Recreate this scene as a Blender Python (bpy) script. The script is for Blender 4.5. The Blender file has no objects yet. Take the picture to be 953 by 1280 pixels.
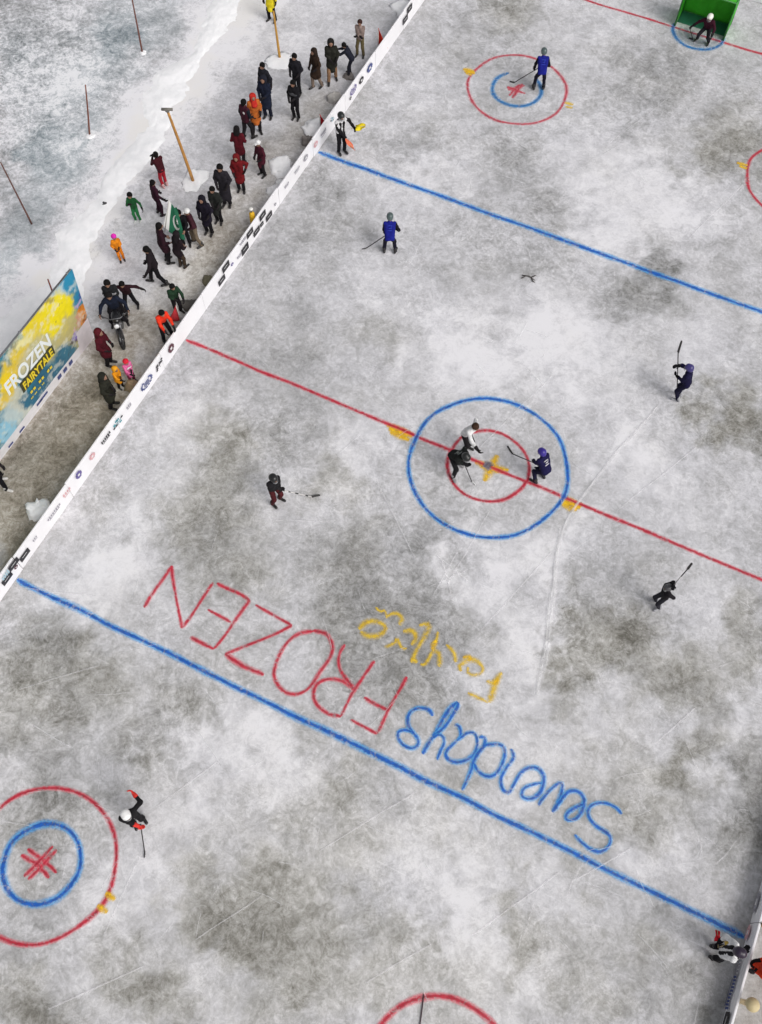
import bpy, math, random
import numpy as np
from mathutils import Vector, Matrix, Euler

random.seed(7)
RNG = np.random.default_rng(11)
C = bpy.context.scene.collection
R = math.radians
scene = bpy.context.scene

# ------------------------------------------------------------------ camera
CAM_LOC = np.array([2.7525, -12.8640, 23.1622])
CAM_ROT = (0.454303, -0.003226, 0.450194)
F_PX, W_PX, H_PX = 1162.24, 953.0, 1280.0
cam_d = bpy.data.cameras.new('camera')
cam_d.sensor_fit = 'VERTICAL'
cam_d.sensor_height = 36.0
cam_d.sensor_width = 36.0
cam_d.lens = 36.0 * F_PX / H_PX
cam_d.clip_start, cam_d.clip_end = 0.1, 2000
cam = bpy.data.objects.new('camera', cam_d)
cam.location = CAM_LOC
cam.rotation_euler = CAM_ROT
C.objects.link(cam)
scene.camera = cam
RM = np.array(Euler(CAM_ROT, 'XYZ').to_matrix())


def ray(x, y):
    return RM @ np.array([(x - W_PX / 2) / F_PX, -(y - H_PX / 2) / F_PX, -1.0])


def G(x, y, z=0.0):
    """survey helper: where the line of sight through a photo point meets height z"""
    d = ray(x, y)
    return CAM_LOC + d * ((z - CAM_LOC[2]) / d[2])


def V(x, y, foot):
    """point on the upright plane through foot that faces the camera"""
    n = np.array([CAM_LOC[0] - foot[0], CAM_LOC[1] - foot[1], 0.0])
    d = ray(x, y)
    t = ((np.asarray(foot)[:3] - CAM_LOC) @ n) / (d @ n)
    return CAM_LOC + d * t


# ------------------------------------------------------------------ light
w = bpy.data.worlds.new('World')
scene.world = w
w.use_nodes = True
nt = w.node_tree
bg = nt.nodes['Background']
sky = nt.nodes.new('ShaderNodeTexSky')
sky.sky_type = 'NISHITA'
sky.sun_disc = False
SUN_EL, SUN_AZ = R(44), R(108)
sky.sun_elevation = SUN_EL
sky.sun_rotation = SUN_AZ
sky.air_density = 1.0
sky.dust_density = 4.0
sky.ozone_density = 1.0
hs = nt.nodes.new('ShaderNodeHueSaturation')
hs.inputs['Saturation'].default_value = 0.16      # high thin overcast: an almost neutral sky
nt.links.new(sky.outputs[0], hs.inputs['Color'])
nt.links.new(hs.outputs[0], bg.inputs['Color'])
bg.inputs['Strength'].default_value = 0.122
sd = bpy.data.lights.new('sun', 'SUN')
sd.energy = 1.35
sd.angle = R(34)
sd.color = (1.0, 0.965, 0.93)
so = bpy.data.objects.new('sun', sd)
sdir = np.array([math.sin(SUN_AZ) * math.cos(SUN_EL), math.cos(SUN_AZ) * math.cos(SUN_EL), math.sin(SUN_EL)])
so.rotation_euler = Vector(sdir).to_track_quat('Z', 'Y').to_euler()
so.location = (20, -30, 40)
C.objects.link(so)
scene.view_settings.view_transform = 'Standard'
scene.view_settings.look = 'None'
scene.view_settings.gamma = 1
scene.view_settings.exposure = 0.0
scene.view_settings.use_curve_mapping = False


# ------------------------------------------------------------------ materials
def new_mat(name):
    m = bpy.data.materials.new(name)
    m.use_nodes = True
    t = m.node_tree
    return m, t, t.nodes['Principled BSDF']


_mc = {}


def solid(name, col, rough=0.6, var=0.25, scale=9.0, bump=0.0, bscale=60.0, metal=0.0, coat=0.0):
    key = (name, tuple(col), rough, var, scale, bump)
    if key in _mc:
        return _mc[key]
    m, t, b = new_mat(name)
    N, L = t.nodes, t.links
    tc = N.new('ShaderNodeTexCoord')
    no = N.new('ShaderNodeTexNoise')
    no.inputs['Scale'].default_value = scale
    no.inputs['Detail'].default_value = 5
    L.new(tc.outputs['Object'], no.inputs['Vector'])
    mx = N.new('ShaderNodeMix'); mx.data_type = 'RGBA'
    mx.inputs[6].default_value = (*[c * (1 - var) for c in col], 1)
    mx.inputs[7].default_value = (*[min(1, c * (1 + var) + 0.004) for c in col], 1)
    L.new(no.outputs['Fac'], mx.inputs[0])
    L.new(mx.outputs[2], b.inputs['Base Color'])
    b.inputs['Roughness'].default_value = rough
    b.inputs['Metallic'].default_value = metal
    if rough > .8: b.inputs['Specular IOR Level'].default_value = 0.15
    if bump:
        n2 = N.new('ShaderNodeTexNoise'); n2.inputs['Scale'].default_value = bscale
        n2.inputs['Detail'].default_value = 3
        L.new(tc.outputs['Object'], n2.inputs['Vector'])
        bp = N.new('ShaderNodeBump'); bp.inputs['Strength'].default_value = bump
        bp.inputs['Distance'].default_value = 0.02
        L.new(n2.outputs['Fac'], bp.inputs['Height'])
        L.new(bp.outputs[0], b.inputs['Normal'])
    _mc[key] = m
    return m


def fabric(col):
    return solid('fabric', [c * .72 for c in col] if max(col) < .12 else col, 0.9, 0.5, 9.0, 0.35, 40.0)


SKIN = solid('skin', (0.24, 0.13, 0.085), 0.55, 0.15)


def math_node(t, op, a, b=None, clamp=False):
    n = t.nodes.new('ShaderNodeMath'); n.operation = op; n.use_clamp = clamp
    for i, v in enumerate((a, b)):
        if v is None:
            continue
        if isinstance(v, (int, float)):
            n.inputs[i].default_value = v
        else:
            t.links.new(v, n.inputs[i])
    return n.outputs[0]


def noise_node(t, vec, scale, detail=6, rough=0.6, dist=0.0):
    n = t.nodes.new('ShaderNodeTexNoise')
    n.inputs['Scale'].default_value = scale
    n.inputs['Detail'].default_value = detail
    n.inputs['Roughness'].default_value = rough
    n.inputs['Distortion'].default_value = dist
    t.links.new(vec, n.inputs['Vector'])
    return n.outputs['Fac']


def ramp(t, fac, stops):
    n = t.nodes.new('ShaderNodeValToRGB')
    el = n.color_ramp.elements
    while len(el) < len(stops):
        el.new(0.5)
    for e, (p, c) in zip(el, stops):
        e.position = p
        e.color = (*c, 1)
    t.links.new(fac, n.inputs['Fac'])
    return n.outputs['Color']


def mixc(t, fac, a, b, mode='MIX'):
    n = t.nodes.new('ShaderNodeMix'); n.data_type = 'RGBA'; n.blend_type = mode
    if isinstance(fac, (int, float)):
        n.inputs[0].default_value = fac
    else:
        t.links.new(fac, n.inputs[0])
    for i, v in ((6, a), (7, b)):
        if isinstance(v, tuple):
            n.inputs[i].default_value = (*v, 1)
        else:
            t.links.new(v, n.inputs[i])
    return n.outputs[2]


def smooth_range(t, v, a, b):
    n = t.nodes.new('ShaderNodeMapRange'); n.interpolation_type = 'SMOOTHSTEP'
    t.links.new(v, n.inputs[0])
    n.inputs[1].default_value = a; n.inputs[2].default_value = b
    n.inputs[3].default_value = 0; n.inputs[4].default_value = 1
    return n.outputs[0]


def ice_material(name, rink=True):
    """frost / clear ice: the attribute 'tone' holds where the ice is frosted (1) or clear and dark (0), plus shade at the boards,
    'warm' how silty (+) or bluish (-) it is, 'grit' how strong the fine mottling is"""
    m, t, b = new_mat(name)
    N, L = t.nodes, t.links
    tc = N.new('ShaderNodeTexCoord')
    P = tc.outputs['Object']

    def attr(n):
        a = N.new('ShaderNodeAttribute'); a.attribute_name = n
        return a.outputs['Fac']
    tone, warm, grit = attr('tone'), attr('warm'), attr('grit')
    n1 = noise_node(t, P, 0.9, 8, 0.66, 0.8)
    n2 = noise_node(t, P, 3.6, 9, 0.7, 1.2)
    n3 = noise_node(t, P, 13.0, 6, 0.7, 0.6)
    # wiry frost: ridges of a warped noise
    n4 = noise_node(t, P, 2.1, 7, 0.72, 2.2)
    rid = math_node(t, 'ABSOLUTE', math_node(t, 'SUBTRACT', n4, 0.5))
    rid = math_node(t, 'SUBTRACT', 1.0, smooth_range(t, rid, 0.0, 0.035))
    ridm = smooth_range(t, noise_node(t, P, 1.1, 3, 0.5), 0.42, 0.66)
    rid = math_node(t, 'MULTIPLY', rid, ridm)
    n5 = noise_node(t, P, 5.2, 6, 0.7, 2.6)
    rd2 = math_node(t, 'ABSOLUTE', math_node(t, 'SUBTRACT', n5, 0.5))
    rd2 = math_node(t, 'SUBTRACT', 1.0, smooth_range(t, rd2, 0.0, 0.05))
    rd2 = math_node(t, 'MULTIPLY', rd2, smooth_range(t, noise_node(t, P, 0.8, 4, 0.6), 0.44, 0.62))
    crust = math_node(t, 'SUBTRACT', smooth_range(t, noise_node(t, P, 2.4, 10, 0.78, 1.6), 0.40, 0.60), 0.5)
    fine = math_node(t, 'SUBTRACT', smooth_range(t, noise_node(t, P, 9.0, 8, 0.8, 0.9), 0.36, 0.64), 0.5)
    # small white chips of shaved ice
    fl = smooth_range(t, noise_node(t, P, 7.5, 7, 0.75, 0.6), 0.645, 0.71)
    s = math_node(t, 'ADD', math_node(t, 'MULTIPLY', math_node(t, 'SUBTRACT', n1, 0.5), 0.62),
                  math_node(t, 'MULTIPLY', math_node(t, 'SUBTRACT', n2, 0.5), 0.66))
    s = math_node(t, 'ADD', s, math_node(t, 'MULTIPLY', math_node(t, 'SUBTRACT', n3, 0.5), 0.42))
    s = math_node(t, 'ADD', s, math_node(t, 'MULTIPLY', crust, 0.20))
    s = math_node(t, 'ADD', s, math_node(t, 'MULTIPLY', fine, 0.13))
    s = math_node(t, 'MULTIPLY', s, grit)
    v = math_node(t, 'ADD', tone, s)
    v = math_node(t, 'ADD', v, math_node(t, 'MULTIPLY', rid, 0.13))
    v = math_node(t, 'ADD', v, math_node(t, 'MULTIPLY', rd2, 0.10))
    v = math_node(t, 'ADD', v, math_node(t, 'MULTIPLY', fl, 0.26 if rink else 0.16))
    # fine skate cuts: strongly stretched noise in three directions
    for k, ang in enumerate((25, 75, 130, -15)):
        mp = N.new('ShaderNodeMapping'); mp.inputs['Rotation'].default_value = (0, 0, R(ang))
        mp.inputs['Scale'].default_value = (0.22, 11.0, 1)
        mp.inputs['Location'].default_value = (k * 3.1, k * 7.7, k * 1.3)
        L.new(P, mp.inputs['Vector'])
        ln = noise_node(t, mp.outputs[0], 1.3, 2, 0.5, 0.0)
        ln = smooth_range(t, ln, 0.70, 0.78)
        ms = smooth_range(t, noise_node(t, P, 0.5 + 0.17 * k, 2, 0.5), 0.46, 0.62)
        ln = math_node(t, 'MULTIPLY', ln, ms)
        v = math_node(t, 'ADD', v, math_node(t, 'MULTIPLY', ln, 0.13 if rink else 0.05))
    cool = ramp(t, v, [(0.0, (0.150, 0.150, 0.145)), (0.25, (0.27, 0.27, 0.272)), (0.5, (0.415, 0.412, 0.425)),
                       (0.75, (0.60, 0.594, 0.622)), (1.0, (0.80, 0.79, 0.82))])
    silt = ramp(t, v, [(0.0, (0.125, 0.118, 0.098)), (0.25, (0.25, 0.24, 0.215)), (0.5, (0.395, 0.385, 0.36)),
                       (0.75, (0.59, 0.575, 0.56)), (1.0, (0.80, 0.785, 0.775))])
    if not rink:
        silt = ramp(t, v, [(0.0, (0.12, 0.103, 0.078)), (0.25, (0.24, 0.212, 0.172)), (0.5, (0.385, 0.35, 0.305)),
                           (0.75, (0.58, 0.55, 0.51)), (1.0, (0.80, 0.775, 0.74))])
    blue = ramp(t, v, [(0.0, (0.115, 0.15, 0.165)), (0.25, (0.235, 0.275, 0.30)), (0.5, (0.385, 0.425, 0.455)),
                       (0.75, (0.57, 0.60, 0.63)), (1.0, (0.81, 0.82, 0.84))])
    wn = math_node(t, 'ADD', warm, math_node(t, 'MULTIPLY', math_node(t, 'SUBTRACT', noise_node(t, P, 0.55, 4, 0.6), 0.5), 0.9 if rink else 0.3))
    c = mixc(t, smooth_range(t, wn, 0.0, 1.0), cool, silt)
    neg = math_node(t, 'MULTIPLY', warm, -1.0)
    c = mixc(t, smooth_range(t, neg, 0.0, 1.0), c, blue)
    L.new(c, b.inputs['Base Color'])
    r = math_node(t, 'ADD', 0.42, math_node(t, 'MULTIPLY', tone, 0.3))
    L.new(r, b.inputs['Roughness'])
    b.inputs['Specular IOR Level'].default_value = 0.3
    bp = N.new('ShaderNodeBump'); bp.inputs['Strength'].default_value = 0.22; bp.inputs['Distance'].default_value = 0.03
    L.new(v, bp.inputs['Height']); L.new(bp.outputs[0], b.inputs['Normal'])
    return m


def paint_material(name, core, halo, strength=1.0):
    """spray paint on ice: u runs along the stroke, v across it; dense in the middle, overspray at the sides"""
    m, t, b = new_mat(name)
    N, L = t.nodes, t.links
    uv = N.new('ShaderNodeUVMap'); uv.uv_map = 'UVMap'
    sx = N.new('ShaderNodeSeparateXYZ'); L.new(uv.outputs[0], sx.inputs[0])
    tc = N.new('ShaderNodeTexCoord'); P = tc.outputs['Object']
    av = math_node(t, 'ABSOLUTE', sx.outputs[1])
    jit = math_node(t, 'MULTIPLY', math_node(t, 'SUBTRACT', noise_node(t, P, 11, 8, 0.8), 0.5), 1.0)
    jit2 = math_node(t, 'MULTIPLY', math_node(t, 'SUBTRACT', noise_node(t, P, 2.2, 3, 0.6), 0.5), 0.5)
    e = math_node(t, 'ADD', math_node(t, 'ADD', av, jit), jit2)
    corea = math_node(t, 'SUBTRACT', 1.0, smooth_range(t, e, 0.14, 0.46))
    haloa = math_node(t, 'SUBTRACT', 1.0, smooth_range(t, math_node(t, 'ADD', av, math_node(t, 'MULTIPLY', jit, 0.5)), 0.25, 0.96))
    speck = smooth_range(t, noise_node(t, P, 60, 3, 0.7), 0.25, 0.6)
    haloa = math_node(t, 'MULTIPLY', math_node(t, 'MULTIPLY', haloa, 0.72), math_node(t, 'ADD', 0.5, math_node(t, 'MULTIPLY', speck, 0.5)))
    wear = smooth_range(t, noise_node(t, P, 5.5, 9, 0.78, 0.8), 0.32, 0.54)
    a = math_node(t, 'MAXIMUM', math_node(t, 'MULTIPLY', corea, 0.93), haloa)
    a = math_node(t, 'MULTIPLY', a, math_node(t, 'ADD', 0.30, math_node(t, 'MULTIPLY', wear, 0.70)))
    a = math_node(t, 'MULTIPLY', a, strength, True)
    dn = noise_node(t, P, 7, 4, 0.6)
    core2 = mixc(t, smooth_range(t, dn, 0.3, 0.7), tuple(c * 0.75 for c in core), tuple(min(1, c * 1.25) for c in core))
    c = mixc(t, corea, halo, core2)
    L.new(c, b.inputs['Base Color'])
    b.inputs['Roughness'].default_value = 0.6
    L.new(a, b.inputs['Alpha'])
    return m


# ------------------------------------------------------------------ mesh helpers
def mesh_obj(name, verts, faces, m=None, parent=None, smooth=False, mats=None, fmat=None):
    me = bpy.data.meshes.new(name)
    me.from_pydata([tuple(map(float, v)) for v in verts], [], [tuple(map(int, f)) for f in faces])
    if smooth:
        me.polygons.foreach_set('use_smooth', np.ones(len(me.polygons), bool))
    for k in ([m] if m else []) + (mats or []):
        me.materials.append(k)
    if fmat is not None:
        me.polygons.foreach_set('material_index', np.asarray(fmat, np.int32))
    me.update()
    o = bpy.data.objects.new(name, me)
    C.objects.link(o)
    if parent is not None:
        o.parent = parent
    return o


def tag(o, label=None, cat=None, group=None, kind=None):
    if label: o['label'] = label
    if cat: o['category'] = cat
    if group: o['group'] = group
    if kind: o['kind'] = kind
    return o


def empty(name, loc, rz=0.0):
    o = bpy.data.objects.new(name, None)
    o.empty_display_size = 0.2
    o.location = tuple(map(float, loc))
    o.rotation_euler = (0, 0, rz)
    C.objects.link(o)
    return o


class MB:
    """collects shapes into one mesh"""
    def __init__(s):
        s.v, s.f = [], []

    def add(s, v, f):
        n = len(s.v)
        s.v += [tuple(map(float, p)) for p in v]
        s.f += [tuple(i + n for i in q) for q in f]
        return s

    def box(s, c, size, rot=None, bev=0.0):
        hx, hy, hz = [k / 2 for k in size]
        b = min(bev, hx * .9, hy * .9, hz * .9)
        if b <= 0:
            v = [(x, y, z) for z in (-hz, hz) for y in (-hy, hy) for x in (-hx, hx)]
            f = [(0, 2, 3, 1), (4, 5, 7, 6), (0, 1, 5, 4), (2, 6, 7, 3), (0, 4, 6, 2), (1, 3, 7, 5)]
        else:
            import bmesh
            bm = bmesh.new(); bmesh.ops.create_cube(bm, size=1)
            bmesh.ops.scale(bm, vec=(2 * hx, 2 * hy, 2 * hz), verts=bm.verts)
            bmesh.ops.bevel(bm, geom=bm.edges[:], offset=b, segments=2, profile=0.5, affect='EDGES')
            bm.verts.index_update()
            v = [tuple(q.co) for q in bm.verts]; f = [tuple(q.index for q in fa.verts) for fa in bm.faces]
            bm.free()
        v = np.array(v)
        if rot is not None:
            v = v @ np.array(rot).T
        return s.add(v + np.array(c), f)

    def tube(s, pts, radii, n=8, cap=True):
        pts = [np.array(p, float) for p in pts]
        if isinstance(radii, (int, float)):
            radii = [radii] * len(pts)
        v, f = [], []
        up = np.array([0, 0, 1.0])
        prev = None
        for i, p in enumerate(pts):
            d = pts[min(i + 1, len(pts) - 1)] - pts[max(i - 1, 0)]
            d = d / (np.linalg.norm(d) + 1e-9)
            a = prev if prev is not None else (np.cross(d, up) if abs(d[2]) < .95 else np.array([1.0, 0, 0]))
            a = a - d * (a @ d); a /= np.linalg.norm(a) + 1e-9
            prev = a
            b = np.cross(d, a)
            for k in range(n):
                th = 2 * math.pi * k / n
                v.append(p + radii[i] * (math.cos(th) * a + math.sin(th) * b))
        for i in range(len(pts) - 1):
            for k in range(n):
                k2 = (k + 1) % n
                f.append((i * n + k, i * n + k2, (i + 1) * n + k2, (i + 1) * n + k))
        if cap:
            f.append(tuple(range(n))[::-1]); f.append(tuple((len(pts) - 1) * n + k for k in range(n)))
        return s.add(v, f)

    def ball(s, c, r, nu=12, nv=8, jitter=0.0):
        r = np.array(r if hasattr(r, '__len__') else (r, r, r), float)
        v = [(0, 0, -1)]
        for i in range(1, nv):
            ph = -math.pi / 2 + math.pi * i / nv
            for k in range(nu):
                th = 2 * math.pi * k / nu
                v.append((math.cos(ph) * math.cos(th), math.cos(ph) * math.sin(th), math.sin(ph)))
        v.append((0, 0, 1))
        f = []
        for k in range(nu):
            f.append((0, 1 + (k + 1) % nu, 1 + k))
        for i in range(nv - 2):
            for k in range(nu):
                a = 1 + i * nu + k; b = 1 + i * nu + (k + 1) % nu
                f.append((a, b, b + nu, a + nu))
        top = len(v) - 1
        for k in range(nu):
            f.append((top, 1 + (nv - 2) * nu + k, 1 + (nv - 2) * nu + (k + 1) % nu))
        v = np.array(v)
        if jitter:
            v = v * (1 + RNG.uniform(-jitter, jitter, (len(v), 1)))
        return s.add(v * r + np.array(c), f)

    def torus(s, c, axis, Rr, r, n=28, k=8):
        axis = np.array(axis, float); axis /= np.linalg.norm(axis)
        a = np.cross(axis, [0, 0, 1.0] if abs(axis[2]) < .9 else [1.0, 0, 0]); a /= np.linalg.norm(a)
        b = np.cross(axis, a)
        v, f = [], []
        for i in range(n):
            th = 2 * math.pi * i / n
            d = math.cos(th) * a + math.sin(th) * b
            for j in range(k):
                ph = 2 * math.pi * j / k
                v.append(np.array(c) + d * (Rr + r * math.cos(ph)) + axis * r * math.sin(ph))
        for i in range(n):
            for j in range(k):
                f.append((i * k + j, i * k + (j + 1) % k, ((i + 1) % n) * k + (j + 1) % k, ((i + 1) % n) * k + j))
        return s.add(v, f)

    def build(s, name, m, parent=None, smooth=True):
        return mesh_obj(name, s.v, s.f, m, parent, smooth)


# ------------------------------------------------------------------ numpy value noise
_LAT = RNG.random((256, 256))


def vnoise(x, y):
    xi, yi = np.floor(x).astype(int), np.floor(y).astype(int)
    fx, fy = x - xi, y - yi
    fx, fy = fx * fx * (3 - 2 * fx), fy * fy * (3 - 2 * fy)
    g = lambda i, j: _LAT[i % 256, j % 256]
    return ((g(xi, yi) * (1 - fx) + g(xi + 1, yi) * fx) * (1 - fy) + (g(xi, yi + 1) * (1 - fx) + g(xi + 1, yi + 1) * fx) * fy) - 0.5


def fbm(x, y, oct=5, gain=0.55):
    s, a = 0, 1.0
    for k in range(oct):
        s = s + a * vnoise(x * 2 ** k + 17.3 * k, y * 2 ** k + 5.1 * k)
        a *= gain
    return s


# ------------------------------------------------------------------ the ice
# patches of the ice surveyed from the photograph: (x, y, radius, change of frost tone, silt)
DARK = [
 (480, 20, 30, -.15, 0), (640, 8, 34, -.30, .7), (600, 45, 60, -.10, 0), (820, 75, 40, -.14, 0), (800, 115, 45, -.15, .1), (770, 140, 30, -.12, 0),
 (925, 175, 45, -.30, .8), (900, 190, 30, -.16, .6), (540, 172, 26, -.20, .2), (500, 190, 22, -.12, 0), (660, 205, 26, -.22, 0), (640, 180, 25, -.12, 0),
 (695, 262, 28, -.20, 0), (660, 270, 24, -.16, 0), (620, 300, 40, -.12, 0), (580, 240, 25, -.14, 0), (590, 275, 20, -.10, 0),
 (822, 325, 22, -.32, 0), (826, 350, 20, -.34, 0), (805, 360, 30, -.20, .1), (770, 375, 30, -.16, .1), (782, 396, 13, -.30, .1), (900, 320, 25, -.10, 0),
 (660, 345, 16, -.2, 0), (700, 330, 30, -.10, .1), (400, 240, 26, -.20, 0), (385, 270, 30, -.16, 0), (350, 300, 30, -.12, 0), (370, 395, 22, -.12, 0),
 (395, 390, 14, -.12, 0), (440, 285, 22, -.10, 0), (345, 450, 40, -.10, 0), (385, 455, 18, -.16, 0), (470, 430, 26, -.12, .3), (295, 390, 22, -.08, 0),
 (280, 545, 36, -.18, .6), (300, 580, 38, -.18, .6), (270, 610, 40, -.16, .5), (370, 545, 24, -.26, .1), (415, 590, 30, -.28, .6), (385, 520, 18, -.12, 0),
 (440, 600, 20, -.14, .4), (120, 620, 26, -.14, .2), (230, 650, 36, -.16, .4), (255, 690, 40, -.18, .4), (330, 690, 26, -.12, .2), (300, 730, 30, -.12, .3),
 (915, 520, 34, -.40, .9), (935, 500, 26, -.30, .9), (890, 540, 24, -.24, .8), (935, 545, 24, -.2, .6), (640, 540, 40, -.04, .1), (545, 560, 26, -.16, 0),
 (570, 620, 40, -.08, .1), (660, 640, 40, -.06, 0), (430, 660, 28, -.14, .2), (400, 700, 36, -.22, .1), (440, 705, 30, -.26, .2), (470, 670, 22, -.12, .2),
 (430, 760, 46, -.28, .1), (480, 740, 40, -.30, .1), (520, 760, 36, -.28, .1), (470, 800, 44, -.30, .1), (420, 810, 40, -.22, .1), (535, 825, 34, -.32, .1),
 (500, 860, 36, -.22, .1), (455, 860, 30, -.20, .1), (560, 790, 24, -.2, .1), (390, 760, 36, -.16, .1), (550, 690, 30, -.22, .1), (500, 690, 30, -.12, 0),
 (730, 800, 38, -.36, .7), (750, 770, 34, -.34, .5), (720, 840, 28, -.34, .7), (770, 820, 30, -.24, .5), (800, 850, 30, -.16, .6), (790, 770, 26, -.24, .4),
 (860, 830, 30, -.24, .7), (850, 870, 34, -.24, .7), (920, 800, 30, -.24, .6), (930, 830, 26, -.22, .5), (905, 870, 26, -.20, .3), (940, 770, 24, -.16, .4),
 (850, 950, 26, -.28, .6), (880, 930, 26, -.24, .4), (870, 965, 26, -.22, .5), (790, 960, 34, -.12, .4), (720, 900, 24, -.16, .5), (725, 950, 26, -.18, .3),
 (948, 960, 28, -.40, .2), (950, 1000, 30, -.30, .1), (930, 1030, 26, -.16, .2), (840, 1040, 40, -.14, .5), (780, 1040, 36, -.12, .5), (900, 1075, 24, -.1, .2),
 (40, 830, 46, -.26, .3), (75, 860, 50, -.30, .3), (120, 845, 34, -.28, .3), (20, 870, 40, -.24, .3), (100, 820, 24, -.16, .2), (10, 920, 30, -.24, .1),
 (180, 925, 30, -.24, .2), (205, 880, 30, -.24, .2), (240, 865, 30, -.22, .3), (170, 950, 22, -.16, .2), (60, 940, 34, -.08, 0), (150, 800, 24, -.06, 0),
 (75, 1000, 36, -.26, .1), (40, 1045, 34, -.26, .1), (70, 1080, 34, -.26, .1), (110, 1020, 26, -.12, 0), (30, 1100, 28, -.2, .1), (40, 1160, 26, -.14, .1),
 (320, 1085, 30, -.28, .5), (350, 1110, 40, -.30, .7), (300, 1130, 40, -.30, .7), (340, 1155, 40, -.28, .7), (380, 1180, 40, -.22, .6), (290, 1165, 28, -.26, .6),
 (390, 1125, 28, -.22, .6), (400, 1215, 30, -.24, .6), (250, 1130, 26, -.14, .6), (230, 1100, 26, -.06, .6), (20, 1250, 40, -.30, .6), (60, 1275, 30, -.26, .4),
 (185, 1215, 30, -.22, .3), (195, 1245, 26, -.16, .4), (150, 1235, 24, -.12, .3), (95, 1200, 24, -.10, 0), (230, 1265, 30, -.16, .4), (330, 1260, 40, -.14, .4),
 (510, 1150, 24, -.14, .4), (500, 1185, 28, -.16, .5), (455, 1180, 24, -.12, .5), (640, 1140, 18, -.2, .7), (655, 1168, 18, -.24, .8), (635, 1215, 16, -.22, .4),
 (670, 1190, 24, -.16, .5), (700, 1170, 30, -.12, .5), (740, 1240, 36, -.16, .5), (800, 1200, 34, -.10, .4), (860, 1275, 36, -.26, .2), (890, 1240, 26, -.18, .1),
 (660, 1090, 20, -.12, .4), (560, 1010, 34, -.12, .4), (640, 1030, 26, -.14, .3), (600, 960, 26, -.12, .2), (670, 1000, 26, -.14, .3), (430, 985, 26, -.12, .4),
 (860, 1130, 18, -.1, .1), (470, 940, 26, -.12, .3), (380, 900, 26, -.12, .3), (300, 830, 30, -.08, .2), (720, 1060, 30, -.1, .4), (560, 905, 22, -.1, .2),
 (440, 1020, 60, -.03, .6), (300, 1020, 40, -.02, .2), (560, 1240, 60, -.02, .5), (490, 1230, 30, -.08, .5), (450, 1260, 40, -.1, .5),
]
BRIGHT = [
 (815, 517, 9, .16, 0), (798, 536, 9, .16, 0), (780, 556, 9, .18, 0), (762, 577, 9, .2, 0), (745, 598, 9, .2, 0), (728, 622, 10, .2, 0), (713, 645, 10, .22, 0), (703, 670, 11, .22, 0), (696, 695, 11, .22, 0), (691, 720, 12, .22, 0), (688, 745, 12, .22, 0), (684, 772, 13, .22, 0), (680, 800, 13, .2, 0), (674, 830, 14, .2, 0), (668, 858, 14, .2, 0),

 (600, 460, 90, .12, 0), (570, 440, 50, .14, 0), (690, 450, 50, .12, 0), (490, 370, 50, .10, 0), (790, 265, 60, .20, 0), (760, 235, 60, .16, 0), (820, 240, 50, .14, 0),
 (700, 215, 40, .08, 0), (560, 210, 40, .12, 0), (530, 220, 34, .12, 0), (720, 160, 40, .06, 0), (870, 250, 40, .06, 0), (610, 330, 40, .04, 0), (690, 400, 60, .10, 0),
 (760, 450, 50, .12, 0), (880, 400, 50, .08, 0), (860, 430, 40, .06, 0), (490, 450, 13, .28, 0), (520, 590, 40, .06, 0), (580, 380, 50, .08, 0),
 (250, 505, 34, .12, 0), (210, 560, 40, .14, 0), (440, 550, 40, .10, 0), (460, 560, 30, .10, 0), (330, 640, 30, .04, 0), (370, 640, 40, .06, 0),
 (850, 640, 50, .10, 0), (800, 600, 50, .08, 0), (760, 560, 40, .06, 0), (690, 620, 40, .08, 0), (700, 700, 34, .14, 0), (620, 720, 50, .14, 0), (600, 770, 34, .14, 0),
 (650, 790, 34, .16, 0), (665, 870, 26, .22, 0), (680, 830, 26, .16, 0), (640, 680, 40, .10, 0), (700, 660, 24, .10, 0), (555, 715, 16, .26, 0), (560, 745, 12, .2, 0),
 (830, 790, 30, .12, 0), (880, 750, 40, .10, 0), (770, 900, 40, .10, 0), (830, 920, 30, .12, 0), (910, 920, 30, .20, 0), (905, 950, 20, .16, 0), (940, 890, 30, .10, 0),
 (140, 740, 50, .14, 0), (170, 700, 40, .14, 0), (100, 760, 40, .12, 0), (60, 720, 40, .08, 0), (340, 730, 40, .06, 0), (380, 720, 24, .06, 0), (150, 640, 34, .10, 0),
 (310, 900, 50, .18, 0), (280, 950, 50, .16, 0), (340, 950, 40, .14, 0), (250, 900, 40, .14, 0), (230, 985, 40, .10, 0), (400, 960, 30, .10, 0),
 (180, 1060, 40, .10, 0), (200, 1090, 40, .10, 0), (170, 1130, 40, .10, 0), (130, 1150, 34, .10, 0), (250, 1040, 40, .08, 0), (280, 1260, 30, .10, 0), (230, 1200, 30, .08, 0),
 (580, 1110, 40, .16, 0), (570, 1150, 34, .18, 0), (550, 1060, 40, .12, 0), (500, 1080, 40, .10, 0), (610, 1180, 30, .12, 0), (560, 1190, 34, .12, 0),
 (870, 1080, 44, .16, 0), (820, 1100, 30, .10, 0), (900, 1120, 30, .12, 0), (840, 1170, 30, .08, 0), (720, 1110, 30, .08, 0), (770, 1140, 30, .06, 0), (660, 1250, 30, .06, 0),
 (500, 1020, 40, .06, 0), (640, 980, 30, .08, 0), (690, 940, 30, .10, 0), (600, 890, 40, .08, 0), (430, 1080, 26, .05, .5), (30, 780, 30, .05, 0),
]
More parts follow.
